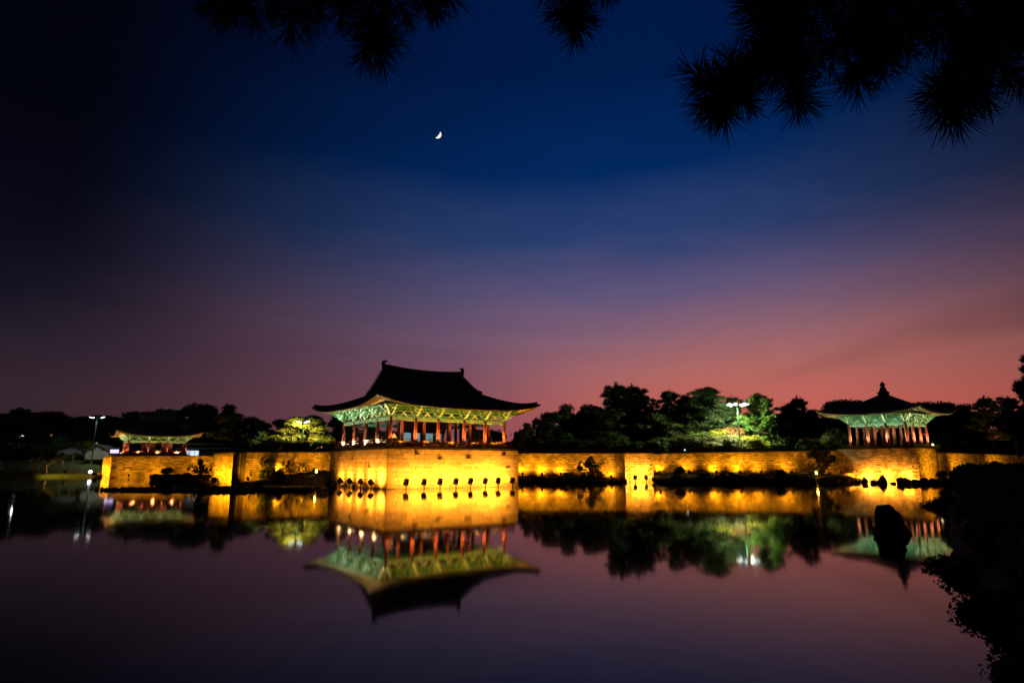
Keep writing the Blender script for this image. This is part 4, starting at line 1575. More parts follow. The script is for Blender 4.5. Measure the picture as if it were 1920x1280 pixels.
def ring_up(root_org, ang, xs, yoff, zf, which, pw, pc, ew, ec, nm, cw):
    """which: rotation of the face about the pavilion centre; a lamp at each column foot and one in each bay"""
    Rm = Matrix.Rotation(ang + which, 3, 'Z')
    for i, x in enumerate(xs):
        p = root_org + Rm @ Vector((x, yoff - .75, 0))
        uplight(f'column uplight, {ordw[i]} along the {nm}', (p.x, p.y, zf), ang + which, pw, pc, 62, f'column uplights on the {nm}', aim=(0, .30, 1.0))
    for i, (a_, b_) in enumerate(zip(xs[:-1], xs[1:])):
        p = root_org + Rm @ Vector(((a_ + b_) / 2, yoff - 1.0, 0))
        uplight(f'eave uplight in the {ordw[i]} bay, {nm}', (p.x, p.y, zf), ang + which, ew, ec, 150, f'eave uplights on the {nm}', aim=(0, .10, 1.0))


PINK = (1.0, .54, .36)
ring_up(mo, A36, mxs, -8.15, 5.46, 0, 210, (1.0, .56, .30), 1750, (1.0, .42, .06), 'long side of the big pavilion', 0)
ring_up(mo, A36, [-v for v in reversed(mys)], -9.07, 5.46, -PI / 2, 210, PINK, 1600, (.95, 1.0, .70), 'short side of the big pavilion', 0)
ring_up(ro, RA, rxs, -4.75, 6.31, 0, 215, PINK, 1200, (.85, 1.0, .70), 'water side of the square pavilion', 0)
ring_up(ro, RA, rxs, -4.75, 6.31, PI / 2, 250, (1.0, .55, .25), 1100, (1.0, .85, .45), 'lamp side of the square pavilion', 0)
ring_up(lo, A36, lxs, -6.0, 5.56, 0, 220, PINK, 1250, (1.0, .66, .34), 'front of the small pavilion', 0)
ring_up(lo, A36, [-v for v in reversed(lys)], -6.4, 5.56, -PI / 2, 220, PINK, 1250, (1.0, .66, .36), 'side of the small pavilion', 0)


def mast(label, base, h, heads, power, col, hm, aim=(0, 1.0, -1.25), arm=.9, ang=160, down=.10):
    t = thing('lamp_mast', label, 'lamp mast', base)
    p = MB()
    p.tube([(0, 0, 0), (0, 0, .4), (0, 0, h * .5), (0, 0, h)], [.22, .19, .16, .11], 10)
    p.build('pole', M['pole'], t)
    br = MB()
    for a_ in heads:
        d = Vector((math.cos(a_), math.sin(a_), 0))
        br.tube([Vector((0, 0, h - .1)), d * arm * .6 + Vector((0, 0, h + .12)), d * arm + Vector((0, 0, h + .02))], [.05, .045, .04], 6)
    br.build('arms', M['pole'], t)
    for a_ in heads:
        d = Vector((math.cos(a_), math.sin(a_), 0))
        hd = MB()
        hd.box((0, 0, 0), (1.0, .5, .18))
        hd.box((-.36, 0, .06), (.2, .2, .14))
        o = hd.build('lamp_head', M['steel'], t, loc=d * (arm + .35) + Vector((0, 0, h)), rz=a_)
        o.rotation_euler = (0, math.radians(-16), a_)
        ln = MB()
        ln.box((.02, 0, -.20), (.92, .46, .24))
        ln.build('lens', hm, o)
    for k in (-.7, .7):
        spot(t, (k, .25, h - .1), Vector((k * 1.9, .25, h - .1)) + Vector(aim), power / 2, col, ang, .8, .25)
    spot(t, (0, -.55, h + .1), (0, 0, 0), power * down, col, 36, .6, .1)  # extra spot added only to brighten the pole
    return t


b = at_y(1386, 812, 123)
ht = at_y(1386, 757, 123).z
mast('tall pale green floodlight mast with a ring of bright heads among the pines', (b.x, b.y, 5), ht - 5, [-2.7, -2.1, -1.2, -.3, .5, 2.4], 38000, (.95, 1.0, .50), M['e_white'], arm=1.25)
b = at_y(176, 830, 178)
mast('slim green lamp mast with two heads above the gabled hall', (b.x, b.y, 3.2), at_y(179, 781, 178).z - 3.2, [0, PI], 3200, (.85, 1.0, .95), M['e_white'], arm=1.2)
b = at_y(566, 830, 118.5)
mast('lamp mast with two white heads half hidden in the yellow-green tree', (b.x, b.y, 5), at_y(566, 789, 118.5).z - 5, [-.25, PI + .25], 15000, (1.0, .90, .40), M['e_white'], arm=.35, down=.004)


def street_lamp(label, base, h, hm, power, col, cat='street lamp', sz=.35):
    t = thing('street_lamp', label, cat, base)
    p = MB()
    p.tube([(0, 0, 0), (0, 0, h * .6), (0, 0, h)], [.09, .07, .05], 8)
    p.tube([(0, 0, h), (.35, 0, h + .2), (.8, 0, h + .15)], [.05, .04, .035], 6)
    p.build('pole', M['steel'], t)
    hd = MB()
    hd.box((1.0, 0, h + .16), (.7, .3, .12))
    o = hd.build('lamp_head', M['steel'], t)
    l = MB()
    l.box((1.0, 0, h + .16 - .11), (sz * 1.8, .3, .10))
    l.build('lens', hm, o)
    if power:
        point(t, (1.0, 0, h - .3), power, col, .2)
    return t


p = at_y(33, 842, 215)
street_lamp('cold white street lamp above the dark hedge at the far bank', (p.x, p.y, 5), at_y(40, 817, 215).z - 5, M['e_white'], 60, (.8, .95, 1.0), sz=.4)


def garden_lamp(label, px, py, Y, hm, r=.35, base=None):
    q = at_y(px, py, Y)
    z0_ = 4.9 if base is None else base
    t = thing('garden_lamp', label, 'garden lamp', (q.x, q.y, z0_))
    hh = max(.3, q.z - z0_)
    p = MB()
    p.tube([(0, 0, 0), (0, 0, hh - r * .5)], [.06, .05], 6)
    p.build('post', M['black'], t)
    l = MB()
    l.lathe([(r * .4, -r), (r * .9, -r * .5), (r, 0), (r * .7, r * .7), (r * .1, r)], c=(0, 0, hh), n=8)
    l.build('globe', hm, t)
    return t


garden_lamp('pale cyan garden lamp below the street lamp on the far bank', 26, 847, 222, M['e_cyan'], .42)
garden_lamp('red and green signal lamp over the clipped far hedge', 64, 843, 222, M['e_red'], .30)
garden_lamp('green signal lamp beside the red one on the far hedge', 67.5, 843.4, 222, M['e_green'], .30)
garden_lamp('tiny white garden lamp left of the blue one', 85, 848, 222, M['e_cyan'], .28)
garden_lamp('small blue garden lamp near the white shed', 92, 850.5, 222, M['e_blue'], .42)
garden_lamp('tiny white garden lamp under the pines above the weathered wall', 1284, 843, 124, M['e_cyan'], .16, 5.0)
garden_lamp('small yellow garden lamp left of its twin beside the lit tree', 596, 838, 116, M['e_amber'], .14, 5.0)
garden_lamp('small yellow garden lamp nearest the big pavilion railing', 603, 838, 116, M['e_amber'], .14, 5.0)
garden_lamp('bright cream lamp at the end of the square terrace parapet', 1749, 833.5, 115.5, M['e_warm'], .22, 5.75)
garden_lamp('orange lit sign lamp above the far dark shrubs', 96, 816, 235, M['e_amber'], .5)

# star-bright violet flood at the foot of the far terrace
q = at_y(170, 884, 163)
st = thing('floodlight', 'dazzling violet-white floodlight at the foot of the far terrace', 'floodlight', (q.x, q.y, .6))
p = MB()
p.tube([(0, 0, -.4), (0, 0, q.z - .6)], [.07, .06], 6)
p.build('stem', M['black'], st)
p = MB()
p.box((0, .15, q.z - .6), (.7, .3, .7))
o = p.build('housing', M['black'], st)
p = MB()
p.lathe([(.05, -.42), (.34, -.25), (.42, 0), (.34, .25), (.05, .42)], c=(0, -.1, q.z - .6), n=10)
p.build('lens', emat('violet_lens', (.80, .66, 1.0), 8.0), o)
# two dark boxes that light the lawn
for i, (px, py) in enumerate(((82, 886), (123, 884.5))):
    q = at_y(px, py, 156.5)
    t = thing('lawn_light', ('black box light in the lit lawn hollow under the spreading tree', 'black box light in the lit lawn hollow nearer the star-bright lamp')[i], 'lawn light', (q.x, q.y, q.z - .25), .2 - .4 * i, 'lawn lights on the far bank')
    p = MB()
    p.box((0, 0, .28), (.75, .5, .55))
    p.box((0, 0, .01), (.5, .4, .1))
    p.build('housing', M['black'], t)
    p = MB()
    p.box((0, .26, .34), (.6, .04, .36))
    p.build('lens', M['steel'], t)
    spot(t, (0, .4, 1.0), (0, 3.0, .1), 3800, (1.0, .74, .10), 84, .9, .2)

# ------------------------------------------------------------------ boulders and rocks
def rock_mesh(seed, sub=3, rough=.28, sc=(1, 1, 1), top=None):
    g = np.random.default_rng(seed)
    bm = bmesh.new()
    bmesh.ops.create_icosphere(bm, subdivisions=sub, radius=1)
    pl = [(unit(g.normal(size=3)), g.uniform(.50, .86)) for _ in range(20)]
    for v in bm.verts:
        c = np.array(v.co)
        r = 1.0
        for n, d in pl:
            k = float(c @ n)
            if k * r > d:
                r = d / k
        c = c * r * (1 + g.normal() * .03 * rough)
        v.co = c * np.array(sc)
    me = bpy.data.meshes.new('rock')
    bm.to_mesh(me)
    bm.free()
    me.materials.append(M['rock'])
    return me


# the standing rock before the square terrace: a narrow foot, wide shoulders, a blunt top
bm = bmesh.new()
g = np.random.default_rng(4)
rk = [(-.5, -.77, .82), (0, -.77, .82), (.13, -.78, .74), (.27, -.73, .63), (.36, -.64, .60), (.50, -.62, .47), (.66, -.57, .52), (.80, -.60, .49), (.92, -.57, .40), (1.04, -.56, .26), (1.15, -.50, .20), (1.24, -.44, .06)]
n = 17
rows = []
for z, xa, xb in rk:
    r = []
    c_, w_ = (xa + xb) / 2, (xb - xa) / 2
    for j in range(n):
        t = 2 * PI * j / n
        k = 1 + g.normal() * .055
        fl_ = max(abs(math.cos(t)), abs(math.sin(t))) ** .55          # blocky section
        r.append(bm.verts.new((c_ + w_ * k * math.cos(t) / fl_ * .93, w_ * .85 * k * math.sin(t) / fl_, z + g.normal() * .035)))
    rows.append(r)
for a_, b_ in zip(rows[:-1], rows[1:]):
    for j in range(n):
        if g.uniform() < .5:
            bm.faces.new((a_[j], a_[(j + 1) % n], b_[(j + 1) % n]))
            bm.faces.new((a_[j], b_[(j + 1) % n], b_[j]))
        else:
            bm.faces.new((a_[j], a_[(j + 1) % n], b_[j]))
            bm.faces.new((a_[(j + 1) % n], b_[(j + 1) % n], b_[j]))
bm.faces.new(rows[-1])
bm.faces.new(rows[0][::-1])
me = bpy.data.meshes.new('standing_rock')
bm.to_mesh(me)
bm.free()
me.materials.append(M['rock'])
q = at_z(1672, 1001)
o = ob('standing_rock', me, None, (q.x, q.y, 0), -.5)
tag(o, 'black standing rock with broad shoulders rising alone from the pond', 'rock')

RK = [rock_mesh(s) for s in range(71, 77)]
rocks = [
    (1580, 904, .75, 1.7, 1.5, 'tall dark boulder at the wall end of the row below the square terrace', 0),
    (1604, 906, 1.05, .75, 1.0, 'low flat boulder second in the row below the square terrace', 1),
    (1622, 906, .55, 1.35, .8, 'narrow upright boulder between two low ones below the square terrace', 2),
    (1640, 906, .75, .8, .9, 'small humped boulder leaning on the blocky one', 3),
    (1655, 906.5, 1.0, 1.75, 1.1, 'blocky upright boulder in the middle of the boulder row', 4),
    (1675, 907, .8, .4, .7, 'very low boulder alone in the lit gap of the row', 5),
    (1690, 907, .7, 1.75, .9, 'pointed boulder rising beside the last lit gap', 2),
    (1702, 907, 1.2, 1.3, 1.1, 'wide dark boulder beside the pointed one', 0),
    (1718, 907, 1.2, 1.15, 1.1, 'rounded boulder hiding the terrace corner foot', 1),
    (1735, 907, 1.2, 1.35, 1.0, 'squat boulder at the end of the row in front of the terrace side', 4),
    (1752, 907, 1.15, 1.3, 1.0, 'pale flecked round boulder at the reedy end of the row', 3),
]
for px, py, w, h, d, lab, k in rocks:
    q = at_z(px, py)
    o = ob('boulder', RK[k], None, (q.x, q.y, h * .18), random.uniform(0, 6), (w * .88, d * .9, h * .66))
    tag(o, lab, 'boulder', 'boulders below the square terrace')
rb = [
    (998, 893, 111.6, 1.1, .55, 'oblong boulder on the bank between two small floodlights', 0), (1040, 891, 112, .8, .6, 'angular boulder on the bank beside a small floodlight', 4), (1048, 893, 110.6, .9, .4, 'flat boulder lying before the angular one on the bank', 1),
    (1320, 888, 111.6, 2.6, .75, 'long slab-like boulder on the bank below the weathered wall', 5), (1356, 890, 110.6, .9, .5, 'small boulder just past the long slab', 2), (1410, 889, 111, 1.0, .4, 'low boulder on the bank before the round bush', 3),
    (1508, 890, 111.5, .9, .5, 'small boulder on the bank near the glaring orange lamp', 1), (609, 900, 96.2, .8, 1.2, 'leaning boulder against the corner of the main terrace', 2), (602, 902, 95.2, .7, .9, 'round boulder second from the main terrace corner', 4),
    (320, 905, 120, 1.6, .6, 'flat boulder at the edge of the small island', 0), (1225, 899, 111, .7, .8, 'curved boulder beside the narrow bastion', 3), (187, 893, 152, 1.2, 1.0, 'rough boulder at the foot of the bright terrace side', 5), (180, 893.5, 151, .9, .7, 'smaller boulder next to the rough one', 1)]
for px, py, Y_, w, h, lab, k in rb:
    q = at_y(px, py, Y_)
    o = ob('boulder', RK[k], None, (q.x, q.y, max(0.05, min(q.z, 1.6))), random.uniform(-.3, .3), (w * .6, w * .5, h * .7))
    tag(o, lab, 'boulder', 'boulders along the banks')

# ------------------------------------------------------------------ trees and shrubs
TREES = [
    # key, px, Y, top py, width, material, label
    ('round', 8, 232, 768, 1.5, None, 'broad dark tree at the outer end of the far bank wood'),
    ('loose', 42, 236, 762, 1.4, None, 'dark tree with a twin-humped top over the street lamp'),
    ('round2', 82, 236, 763, 1.5, None, 'dark rounded tree behind the big clipped pine of the far bank'),
    ('loose2', 122, 240, 771, 1.5, None, 'low dark tree left of the slim lamp mast'),
    ('round', 160, 238, 774, 1.5, None, 'low dark tree right behind the slim lamp mast'),
    ('round2', 205, 236, 772, 1.5, None, 'dark tree over the gable of the hall'),
    ('loose', 245, 232, 769, 1.3, None, 'dark tree behind the small far pavilion roof'),
    ('round2', 280, 222, 763, 1.3, None, 'dark tree with a stepped top over the small far pavilion'),
    ('loose2', 318, 214, 757, 1.3, None, 'dark tree rising behind the right eaves of the small pavilion'),
    ('round', 352, 206, 753, 1.15, None, 'tall dark tree second from the gap in the wood'),
    ('round2', 377, 202, 749, 1.05, None, 'tallest dark tree of the wood left of the gap of sky'),
    ('loose', 428, 172, 754, 1.0, None, 'tree with a bare visible trunk and open crown beyond the wall'),
    ('round', 468, 178, 776, 1.1, None, 'rounded dark tree right of the open-crowned one'),
    ('loose2', 492, 172, 781, 1.1, None, 'dark tree in the dip of the skyline'),
    ('round2', 545, 150, 779, 1.5, None, 'dark spreading tree behind the yellow-green lit tree'),
    ('round', 590, 146, 774, 1.3, None, 'dark tree filling the space left of the big pavilion'),
    ('loose2', 640, 152, 772, 1.3, None, 'dark tree seen between the columns of the short side'),
    ('round', 700, 160, 785, 1.4, None, 'dark tree behind the hall of the big pavilion'),
    ('lit', 905, 146, 800, 1.2, M['leaf_y'], 'yellow-lit tree seen through the right bays of the big pavilion'),
    ('round2', 800, 165, 790, 1.4, None, 'dark tree directly behind the lit display windows'),
    ('loose', 985, 138, 790, 1.0, M['leaf_o'], 'olive dim tree at the corner of the big pavilion'),
    ('spire', 1003, 146, 783, .9, None, 'small dark pine at the step of the skyline'),
    ('round2', 1038, 142, 766, 1.15, None, 'dark tree at the shoulder of the black wood'),
    ('loose', 1066, 146, 754, 1.1, None, 'dark ragged tree above the leaning leafy bush'),
    ('round', 1092, 150, 752, 1.2, None, 'dark round tree left of the tall twin-topped pine'),
    ('loose2', 1122, 148, 753, 1.0, None, 'dark tree with spiky top beside the tall pine'),
    ('spire', 1163, 148, 719, 1.15, None, 'tallest black pine of the wood, left top of the twin'),
    ('open', 1184, 150, 720, 1.2, None, 'tallest black pine of the wood, right top of the twin'),
    ('spire2', 1206, 146, 738, 1.2, None, 'black pine sloping down from the twin-topped pine'),
    ('round', 1140, 140, 764, 1.5, None, 'dark broad tree below the twin-topped pine'),
    ('spire2', 1246, 144, 732, 1.0, None, 'black pine with narrow pointed crown beyond the bastion'),
    ('spire', 1283, 144, 739, 1.05, None, 'black pine just left of the broad-headed pine'),
    ('round2', 1225, 138, 768, 1.5, None, 'dark broad tree above the narrow bastion'),
    ('spire2', 1334, 136, 726, 1.45, None, 'broad-headed pine whose underside is lit by the mast'),
    ('spire', 1318, 139, 738, 1.2, None, 'black pine filling in left of the broad-headed pine'),
    ('spire', 1472, 141, 757, 1.3, None, 'dark low pine between the bright green pine and the dark one'),
    ('open', 1366, 140, 742, .9, None, 'slim pine between the broad-headed pine and the mast'),
    ('open', 1428, 127.5, 737, 1.2, M['needle_b'], 'bright green pine lit beside the tall mast'),
    ('round', 1395, 152, 768, 1.6, None, 'broad dark tree behind the tall floodlight mast'),
    ('loose', 1350, 150, 772, 1.6, None, 'broad dark tree under the broad-headed pine'),
    ('round', 1300, 135, 782, 1.5, None, 'green tree half lit left of the broad-headed pine'),
    ('round2', 1262, 134, 786, 1.5, None, 'dim green tree second out from the broad-headed pine'),
    ('loose', 1400, 134, 780, 1.3, None, 'green tree directly right of the tall mast pole'),
    ('round', 1470, 133, 778, 1.4, None, 'half-lit green tree below the bright green pine'),
    ('round2', 1515, 132, 784, 1.4, None, 'dim green tree toward the square pavilion'),
    ('round2', 1456, 142, 769, 1.3, None, 'low dark tree behind the bright green pine'),
    ('spire', 1500, 138, 745, 1.15, None, 'dark pine right of the bright green pine'),
    ('loose', 1528, 136, 764, 1.2, None, 'dark tree left of the square pavilion eaves'),
    ('round2', 1580, 150, 741, 1.2, None, 'dark tree peeping over the left eaves of the square pavilion'),
    ('loose2', 1622, 150, 770, 1.4, None, 'dark tree seen between the columns of the square pavilion'),
    ('round', 1690, 154, 772, 1.5, None, 'dark tree behind the near corner of the square pavilion'),
    ('round2', 1737, 152, 744, 1.0, None, 'dark rounded tree peeping over the right slope of the pyramid roof'),
    ('spire2', 1780, 146, 753, 1.1, None, 'dark pine beyond the right eave tip'),
    ('loose', 1812, 138, 753, 1.3, None, 'dark tree between the eave tip and the edge pine'),
    ('spire', 1852, 128, 744, 1.2, None, 'dark pine with a stepped outline by the edge pine'),
    ('round', 1800, 130, 790, 1.6, None, 'dark low tree behind the rail of the dim wall'),
    ('open', 1893, 110, 742, 1.1, None, 'dark pine in front of the edge pine'),
    ('round2', 1925, 118, 760, 1.4, None, 'dark tree leaving the frame beside the edge pine'),
]
for key, px, Y_, py, w, m, lab in TREES:
    q = at_y(px, py, Y_)
    plant('pine_tree' if key in ('spire', 'spire2', 'open', 'flat') else 'broadleaf_tree', key, (q.x, q.y, 4.9), (q.z - 4.9) * .96, w, lab, 'tree', 'trees of the palace garden', m, rz=random.uniform(0, 6.3))
# the near pine at the edge, big boughs reaching into view
q = at_y(1930, 662, 74)
plant('pine_tree', 'spire2', (q.x, q.y, 1.4), q.z - 1.4, .62, 'tall near pine with layered boughs reaching in from the edge', 'tree', None, None, rz=1.2)
q = at_y(1985, 566, 70)
plant('pine_tree', 'open', (q.x, q.y, 1.4), q.z - 1.4, .42, 'taller slim pine standing just behind the layered one', 'tree', None, None, rz=2.0)

# lit tree by the two-headed lamp and the garden shrubs
q = at_y(566, 786, 125.5)
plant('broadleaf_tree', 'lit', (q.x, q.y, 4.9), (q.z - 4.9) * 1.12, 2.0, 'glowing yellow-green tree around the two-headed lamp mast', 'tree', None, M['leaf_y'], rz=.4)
SHRUBS = [
    ('bush2', 572, 115.5, 827, 1.5, M['leaf'], 'dark green shrub hiding the foot of the two-headed lamp mast'),
    ('bush', 548, 116, 826, 1.6, M['leaf_y'], 'low yellowish shrub before the glowing tree'),
    ('bush', 603, 117, 824, 1.2, M['leaf'], 'dark green shrub between the glowing tree and the big pavilion'),
    ('bush2', 490, 122, 806, 1.2, M['leaf'], 'dull green shrub left of the glowing tree'),
    ('bush', 528, 120, 812, 1.3, M['leaf_y'], 'yellowish shrub at the foot of the glowing tree'),
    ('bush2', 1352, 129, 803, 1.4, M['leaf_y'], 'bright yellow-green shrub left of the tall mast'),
    ('bush', 1375, 130.5, 795, 1.0, M['leaf_r'], 'rust-coloured shrub directly behind the tall mast'),
    ('bush2', 1370, 126, 812, 1.5, M['leaf_o'], 'tan-olive shrub in front of the tall mast'),
    ('bush', 1335, 127, 812, 1.5, M['leaf_o'], 'olive shrub with pale leaves, outer one of the mast shrubs'),
    ('bush2', 1312, 128, 806, 1.5, M['leaf'], 'grey-green shrub beneath the broad-headed pine'),
    ('bush', 1405, 125, 812, 1.3, M['leaf_y'], 'yellow-green shrub right of the tall mast foot'),
    ('bush2', 1432, 126, 815, 1.2, M['needle_b'], 'blue-green shrub under the bright green pine'),
    ('bush', 1282, 127, 812, 1.5, M['leaf_o'], 'dim olive shrub farther from the mast'),
    ('bush2', 1460, 128, 808, 1.5, M['leaf'], 'dark green shrub right of the bright green pine'),
    ('bush', 1250, 128, 816, 1.5, M['leaf'], 'dark shrub above the bastion'),
    ('bush2', 1562, 124, 800, 1.0, M['leaf_o'], 'pale upright shrub left of the square pavilion'),
    ('bush', 1512, 126, 818, 1.6, M['leaf_r'], 'dim reddish shrub above the end of the weathered wall'),
    ('bush2', 1000, 122, 815, 1.3, M['leaf_o'], 'dim olive shrub beside the railing of the big pavilion'),
]
for key, px, Y_, py, w, m, lab in SHRUBS:
    q = at_y(px, py, Y_)
    plant('garden_shrub', key, (q.x, q.y, 4.9), (q.z - 4.9) * 1.1, w, lab, 'shrub', 'shrubs of the palace garden', m, base=1.5)
# dark shrubs filling the wood's edge along the walls
dk = [(1020, 125, 820), (1050, 126, 812), (1085, 126, 815), (1115, 126, 818), (1150, 126, 816), (1185, 126, 818), (1218, 126, 816), (1485, 126, 815), (1540, 126, 812), (1760, 124, 815), (1795, 128, 818), (1835, 132, 820), (1875, 135, 815)]
dl = ['nearest the big pavilion', 'below the shoulder of the wood', 'above the leaning leafy bush', 'past the leaning leafy bush', 'under the twin-topped pine', 'just short of the bastion', 'over the bastion', 'behind the round bank bush', 'near the square pavilion eaves', 'behind the square terrace', 'behind the grey rail', 'past the grey rail', 'by the edge pine']
for (px, Y_, py), d_ in zip(dk, dl):
    q = at_y(px, py, Y_)
    plant('garden_shrub', 'bush_far', (q.x, q.y, 4.9), (q.z - 4.9) * 1.1, 1.5, 'black shrub on top of the wall, ' + d_, 'shrub', 'dark shrubs along the wall tops', M['leaf'], base=1.5)

# shrubs and small trees at water level in front of the lit walls
BANK = [
    ('lacy', 1107, 113.0, 853, .85, .9, None, 'leaning leafy small tree dark against the lit wall', 1.5),
    ('bush', 1060, 112.5, 884, 1.3, 1.0, None, 'low dark bush left of the leaning leafy tree', 1.5),
    ('bush2', 1128, 110, 886, 1.5, 1.0, None, 'low dark bush at the foot of the leaning leafy tree', 1.5),
    ('bush2', 1275, 112, 872, .9, 1.2, None, 'dark bush before the second bright patch of the weathered wall', 1.5),
    ('bush', 1462, 111.5, 877, 1.15, 1.2, None, 'dense round bush dark against the weathered wall', 1.5),
    ('bush', 1372, 111, 884, 1.4, 1.2, None, 'flat dark bush right of the long slab boulder', 1.5),
    ('lacy', 1535, 114.0, 832, .62, 1.2, M['leaf_o'], 'thin-stemmed pale tree before the end of the weathered wall', 1.5),
    ('bush2', 1552, 112.5, 886, 1.3, 1.1, None, 'low bush at the square terrace corner', 1.5),
    ('lacy2', 503, 98.6, 858, 1.0, .8, None, 'dark small tree against the shadowed wall', 1.5),
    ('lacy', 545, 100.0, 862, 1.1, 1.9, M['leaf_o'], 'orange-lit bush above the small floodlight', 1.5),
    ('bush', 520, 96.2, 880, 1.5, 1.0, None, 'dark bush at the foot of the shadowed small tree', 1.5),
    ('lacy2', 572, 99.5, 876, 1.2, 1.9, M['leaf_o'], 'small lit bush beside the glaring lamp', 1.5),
    ('lacy2', 378, 112, 858, .75, 1.0, None, 'leafy dark tree on the small island before the slanting bastion', 1.5),
    ('bush2', 318, 117, 874, 1.3, 1.2, None, 'dense dark bush in the middle of the small island', 1.5),
    ('bush', 352, 113, 884, 1.6, 1.0, None, 'low dark bush beside the island tree', 1.5),
    ('bush2', 300, 117, 888, 1.3, 1.0, None, 'low bush at the outer tip of the island', 1.5),
    ('bush2', 1768, 103, 880, 1.2, 1.0, None, 'dark reedy bush beside the square terrace side', 1.5),
    ('bush', 1790, 101, 886, 1.5, 1.0, M['leaf_o'], 'tufted bush with lit leaf tips before the dim wall', 1.5),
]
for key, px, Y_, py, w, bz, m, lab, base in BANK:
    q = at_y(px, py, Y_)
    tree = base == 10
    plant('small_tree' if tree else 'bank_shrub', key, (q.x, q.y, bz - .1), (q.z - bz + .1) * 1.06, w, lab, 'tree' if tree else 'shrub', 'bushes along the banks', m, base=base)

# bare-branched shrub overhanging the right end of the main terrace
t = thing('bare_shrub', 'bare spreading twigs over the end of the long terrace face', 'shrub', at_y(982, 866, 93.6), .5, None, (.42, .42, .3))
ob('branches', make_bare(63).mesh('branches', M['bark']), t)
t.location.z = 3.0
t.rotation_euler = (0, -.75, .3)
# leafless lit trees on the far lawn
for i, (px, py, Y_, h, lab) in enumerate(((88, 884, 165, 4.6, 'spreading bare tree over the lit lawn hollow'), (72, 879, 170, 3.8, 'slim bare tree left of the spreading one'), (115, 876, 172, 4.3, 'upright bare tree near the white shed'), (134, 868, 176, 3.2, 'small bare tree below the white shed'), (57, 875, 173, 3.4, 'faint bare tree left of the lit hollows'), (4, 880, 163, 4.2, 'bare tree at the outer lit lawn'), (60, 884, 162, 2.6, 'little leaning bare tree at the lawn edge'))):
    q = at_y(px, py, Y_)
    s = h / 4.6
    t = thing('bare_tree', lab, 'tree', (q.x, q.y, q.z - .1), i * 1.3, 'bare trees on the far lawn', (s, s, s))
    ob('branches', BARE[i % 2], t)
FARS = [('bush2', 118, 196, 811, 1.35, M['needle'], 'big clipped dark pine dome behind the white shed'), ('bush', 165, 199, 820, 1.1, M['leaf_y'], 'yellow-green bush lit by the slim mast'), ('bush', 60, 200, 838, 2.2, M['leaf'], 'long clipped hedge bush under the street lamp'), ('bush2', 12, 204, 836, 1.6, M['leaf'], 'dim bush at the outer end of the far bank'), ('bush2', 85, 214, 822, 1.6, M['leaf_r'], 'rust-tinged dark bush below the orange sign lamp'), ('bush', 20, 215, 826, 1.6, M['leaf_r'], 'brownish bush under the cold street lamp'), ('bush_far', 140, 190, 845, 2.0, M['leaf'], 'dark low bush between the shed and the hall')]
for key, px, Y_, py, w, m, lab in FARS:
    q = at_y(px, py, Y_)
    plant('far_shrub', key, (q.x, q.y, 4.0), (q.z - 4.0) * 1.08, w, lab, 'shrub', 'shrubs of the far bank', m, base=1.5)

# near shrubs massed on the right bank
NEAR = [
    (1845, 100, 862, 4.6, 1.0, 'great round dark bush under the dim wall'), (1905, 88, 858, 4.6, 1.0, 'great dark bush running out of the frame under the dim wall'), (1808, 72, 890, 3.2, 1.1, 'dark bush at the bend of the near bank'),
    (1870, 55, 880, 3.6, 1.1, 'dark bush behind the rope post'), (1800, 46, 925, 2.6, 1.1, 'dark bush over the water above the rock reflection'), (1880, 34, 925, 2.8, 1.2, 'dark bush at mid bank behind the rope'),
    (1832, 28, 975, 2.1, 1.2, 'low dark bush dipping to the water'), (1905, 24, 975, 2.3, 1.2, 'dark bush against the frame edge at mid bank'), (1800, 19.5, 1035, 1.7, 1.1, 'dark bush with the boldest bulge over the pond'),
    (1890, 17.5, 1030, 1.9, 1.2, 'dark bush behind the bold bulge'), (1930, 17, 1010, 2.0, 1.2, 'dark bush leaving the frame behind the bulge'), (1935, 13.6, 1120, 1.4, 1.2, 'dark low bush below the bulge'), (1975, 12.5, 1100, 1.6, 1.2, 'dark bush near the lower corner'), (1995, 9.6, 1215, 1.1, 1.2, 'lowest dark bush at the corner of the bank')]
for i, (px, Y_, py, h, w, lab) in enumerate(NEAR):
    q = at_y(px, py, Y_)
    plant('bank_bush', 'bush_near' if i % 2 else 'bush_near2', (q.x, q.y, q.z - h * 1.02), h * 1.1, w * 1.15, lab, 'bush', 'dark bushes of the near bank', M['leaf'], base=1.5)
g = np.random.default_rng(19)
Vs, ccl = [], []
for i in range(640):
    k = g.uniform(0, len(near) - 7.001)
    k0 = int(k)
    P = near[k0].lerp(near[k0 + 1], k - k0)
    O2 = Vector((*off[k0], 0))
    f = g.uniform(.45 if P.y < 30 else .75, 3.2)
    c = P + O2 * f
    r = .035 * max(8, P.y) ** .75 * g.uniform(.8, 1.6)
    hz = .55 + .45 * min(1, f)
    cc = (c.x, c.y, hz + r * .25)
    ccl.append((cc, (r * 1.2, r * 1.2, r)))
    Vs.append(clump_leaves(cc, (r * 1.3, r * 1.3, r * 1.1), 170, .05 + .005 * P.y, g))
ob('bank_ground_cover', leafmesh('bank_ground_cover', np.concatenate(Vs), M['leaf'], 4, cores(ccl, g, .9)), kind='stuff')
# a hidden lamp lights leaves on the near bank
q = at_y(1902, 905, 86)
t = flood('small lamp buried among the leaves of the great dark bush', (q.x, q.y - 5.5, q.z - .5), 0, 420, (1.0, .62, .10), 60, None, tilt=4, scale=.3, stem=False)
q = at_y(1885, 835, 100)
t = flood('small orange lamp warming the lower boughs of the edge pine', (q.x - 2, q.y - 5, q.z - 2), 0, 900, (1.0, .6, .2), 80, None, tilt=48, scale=.4, stem=False)

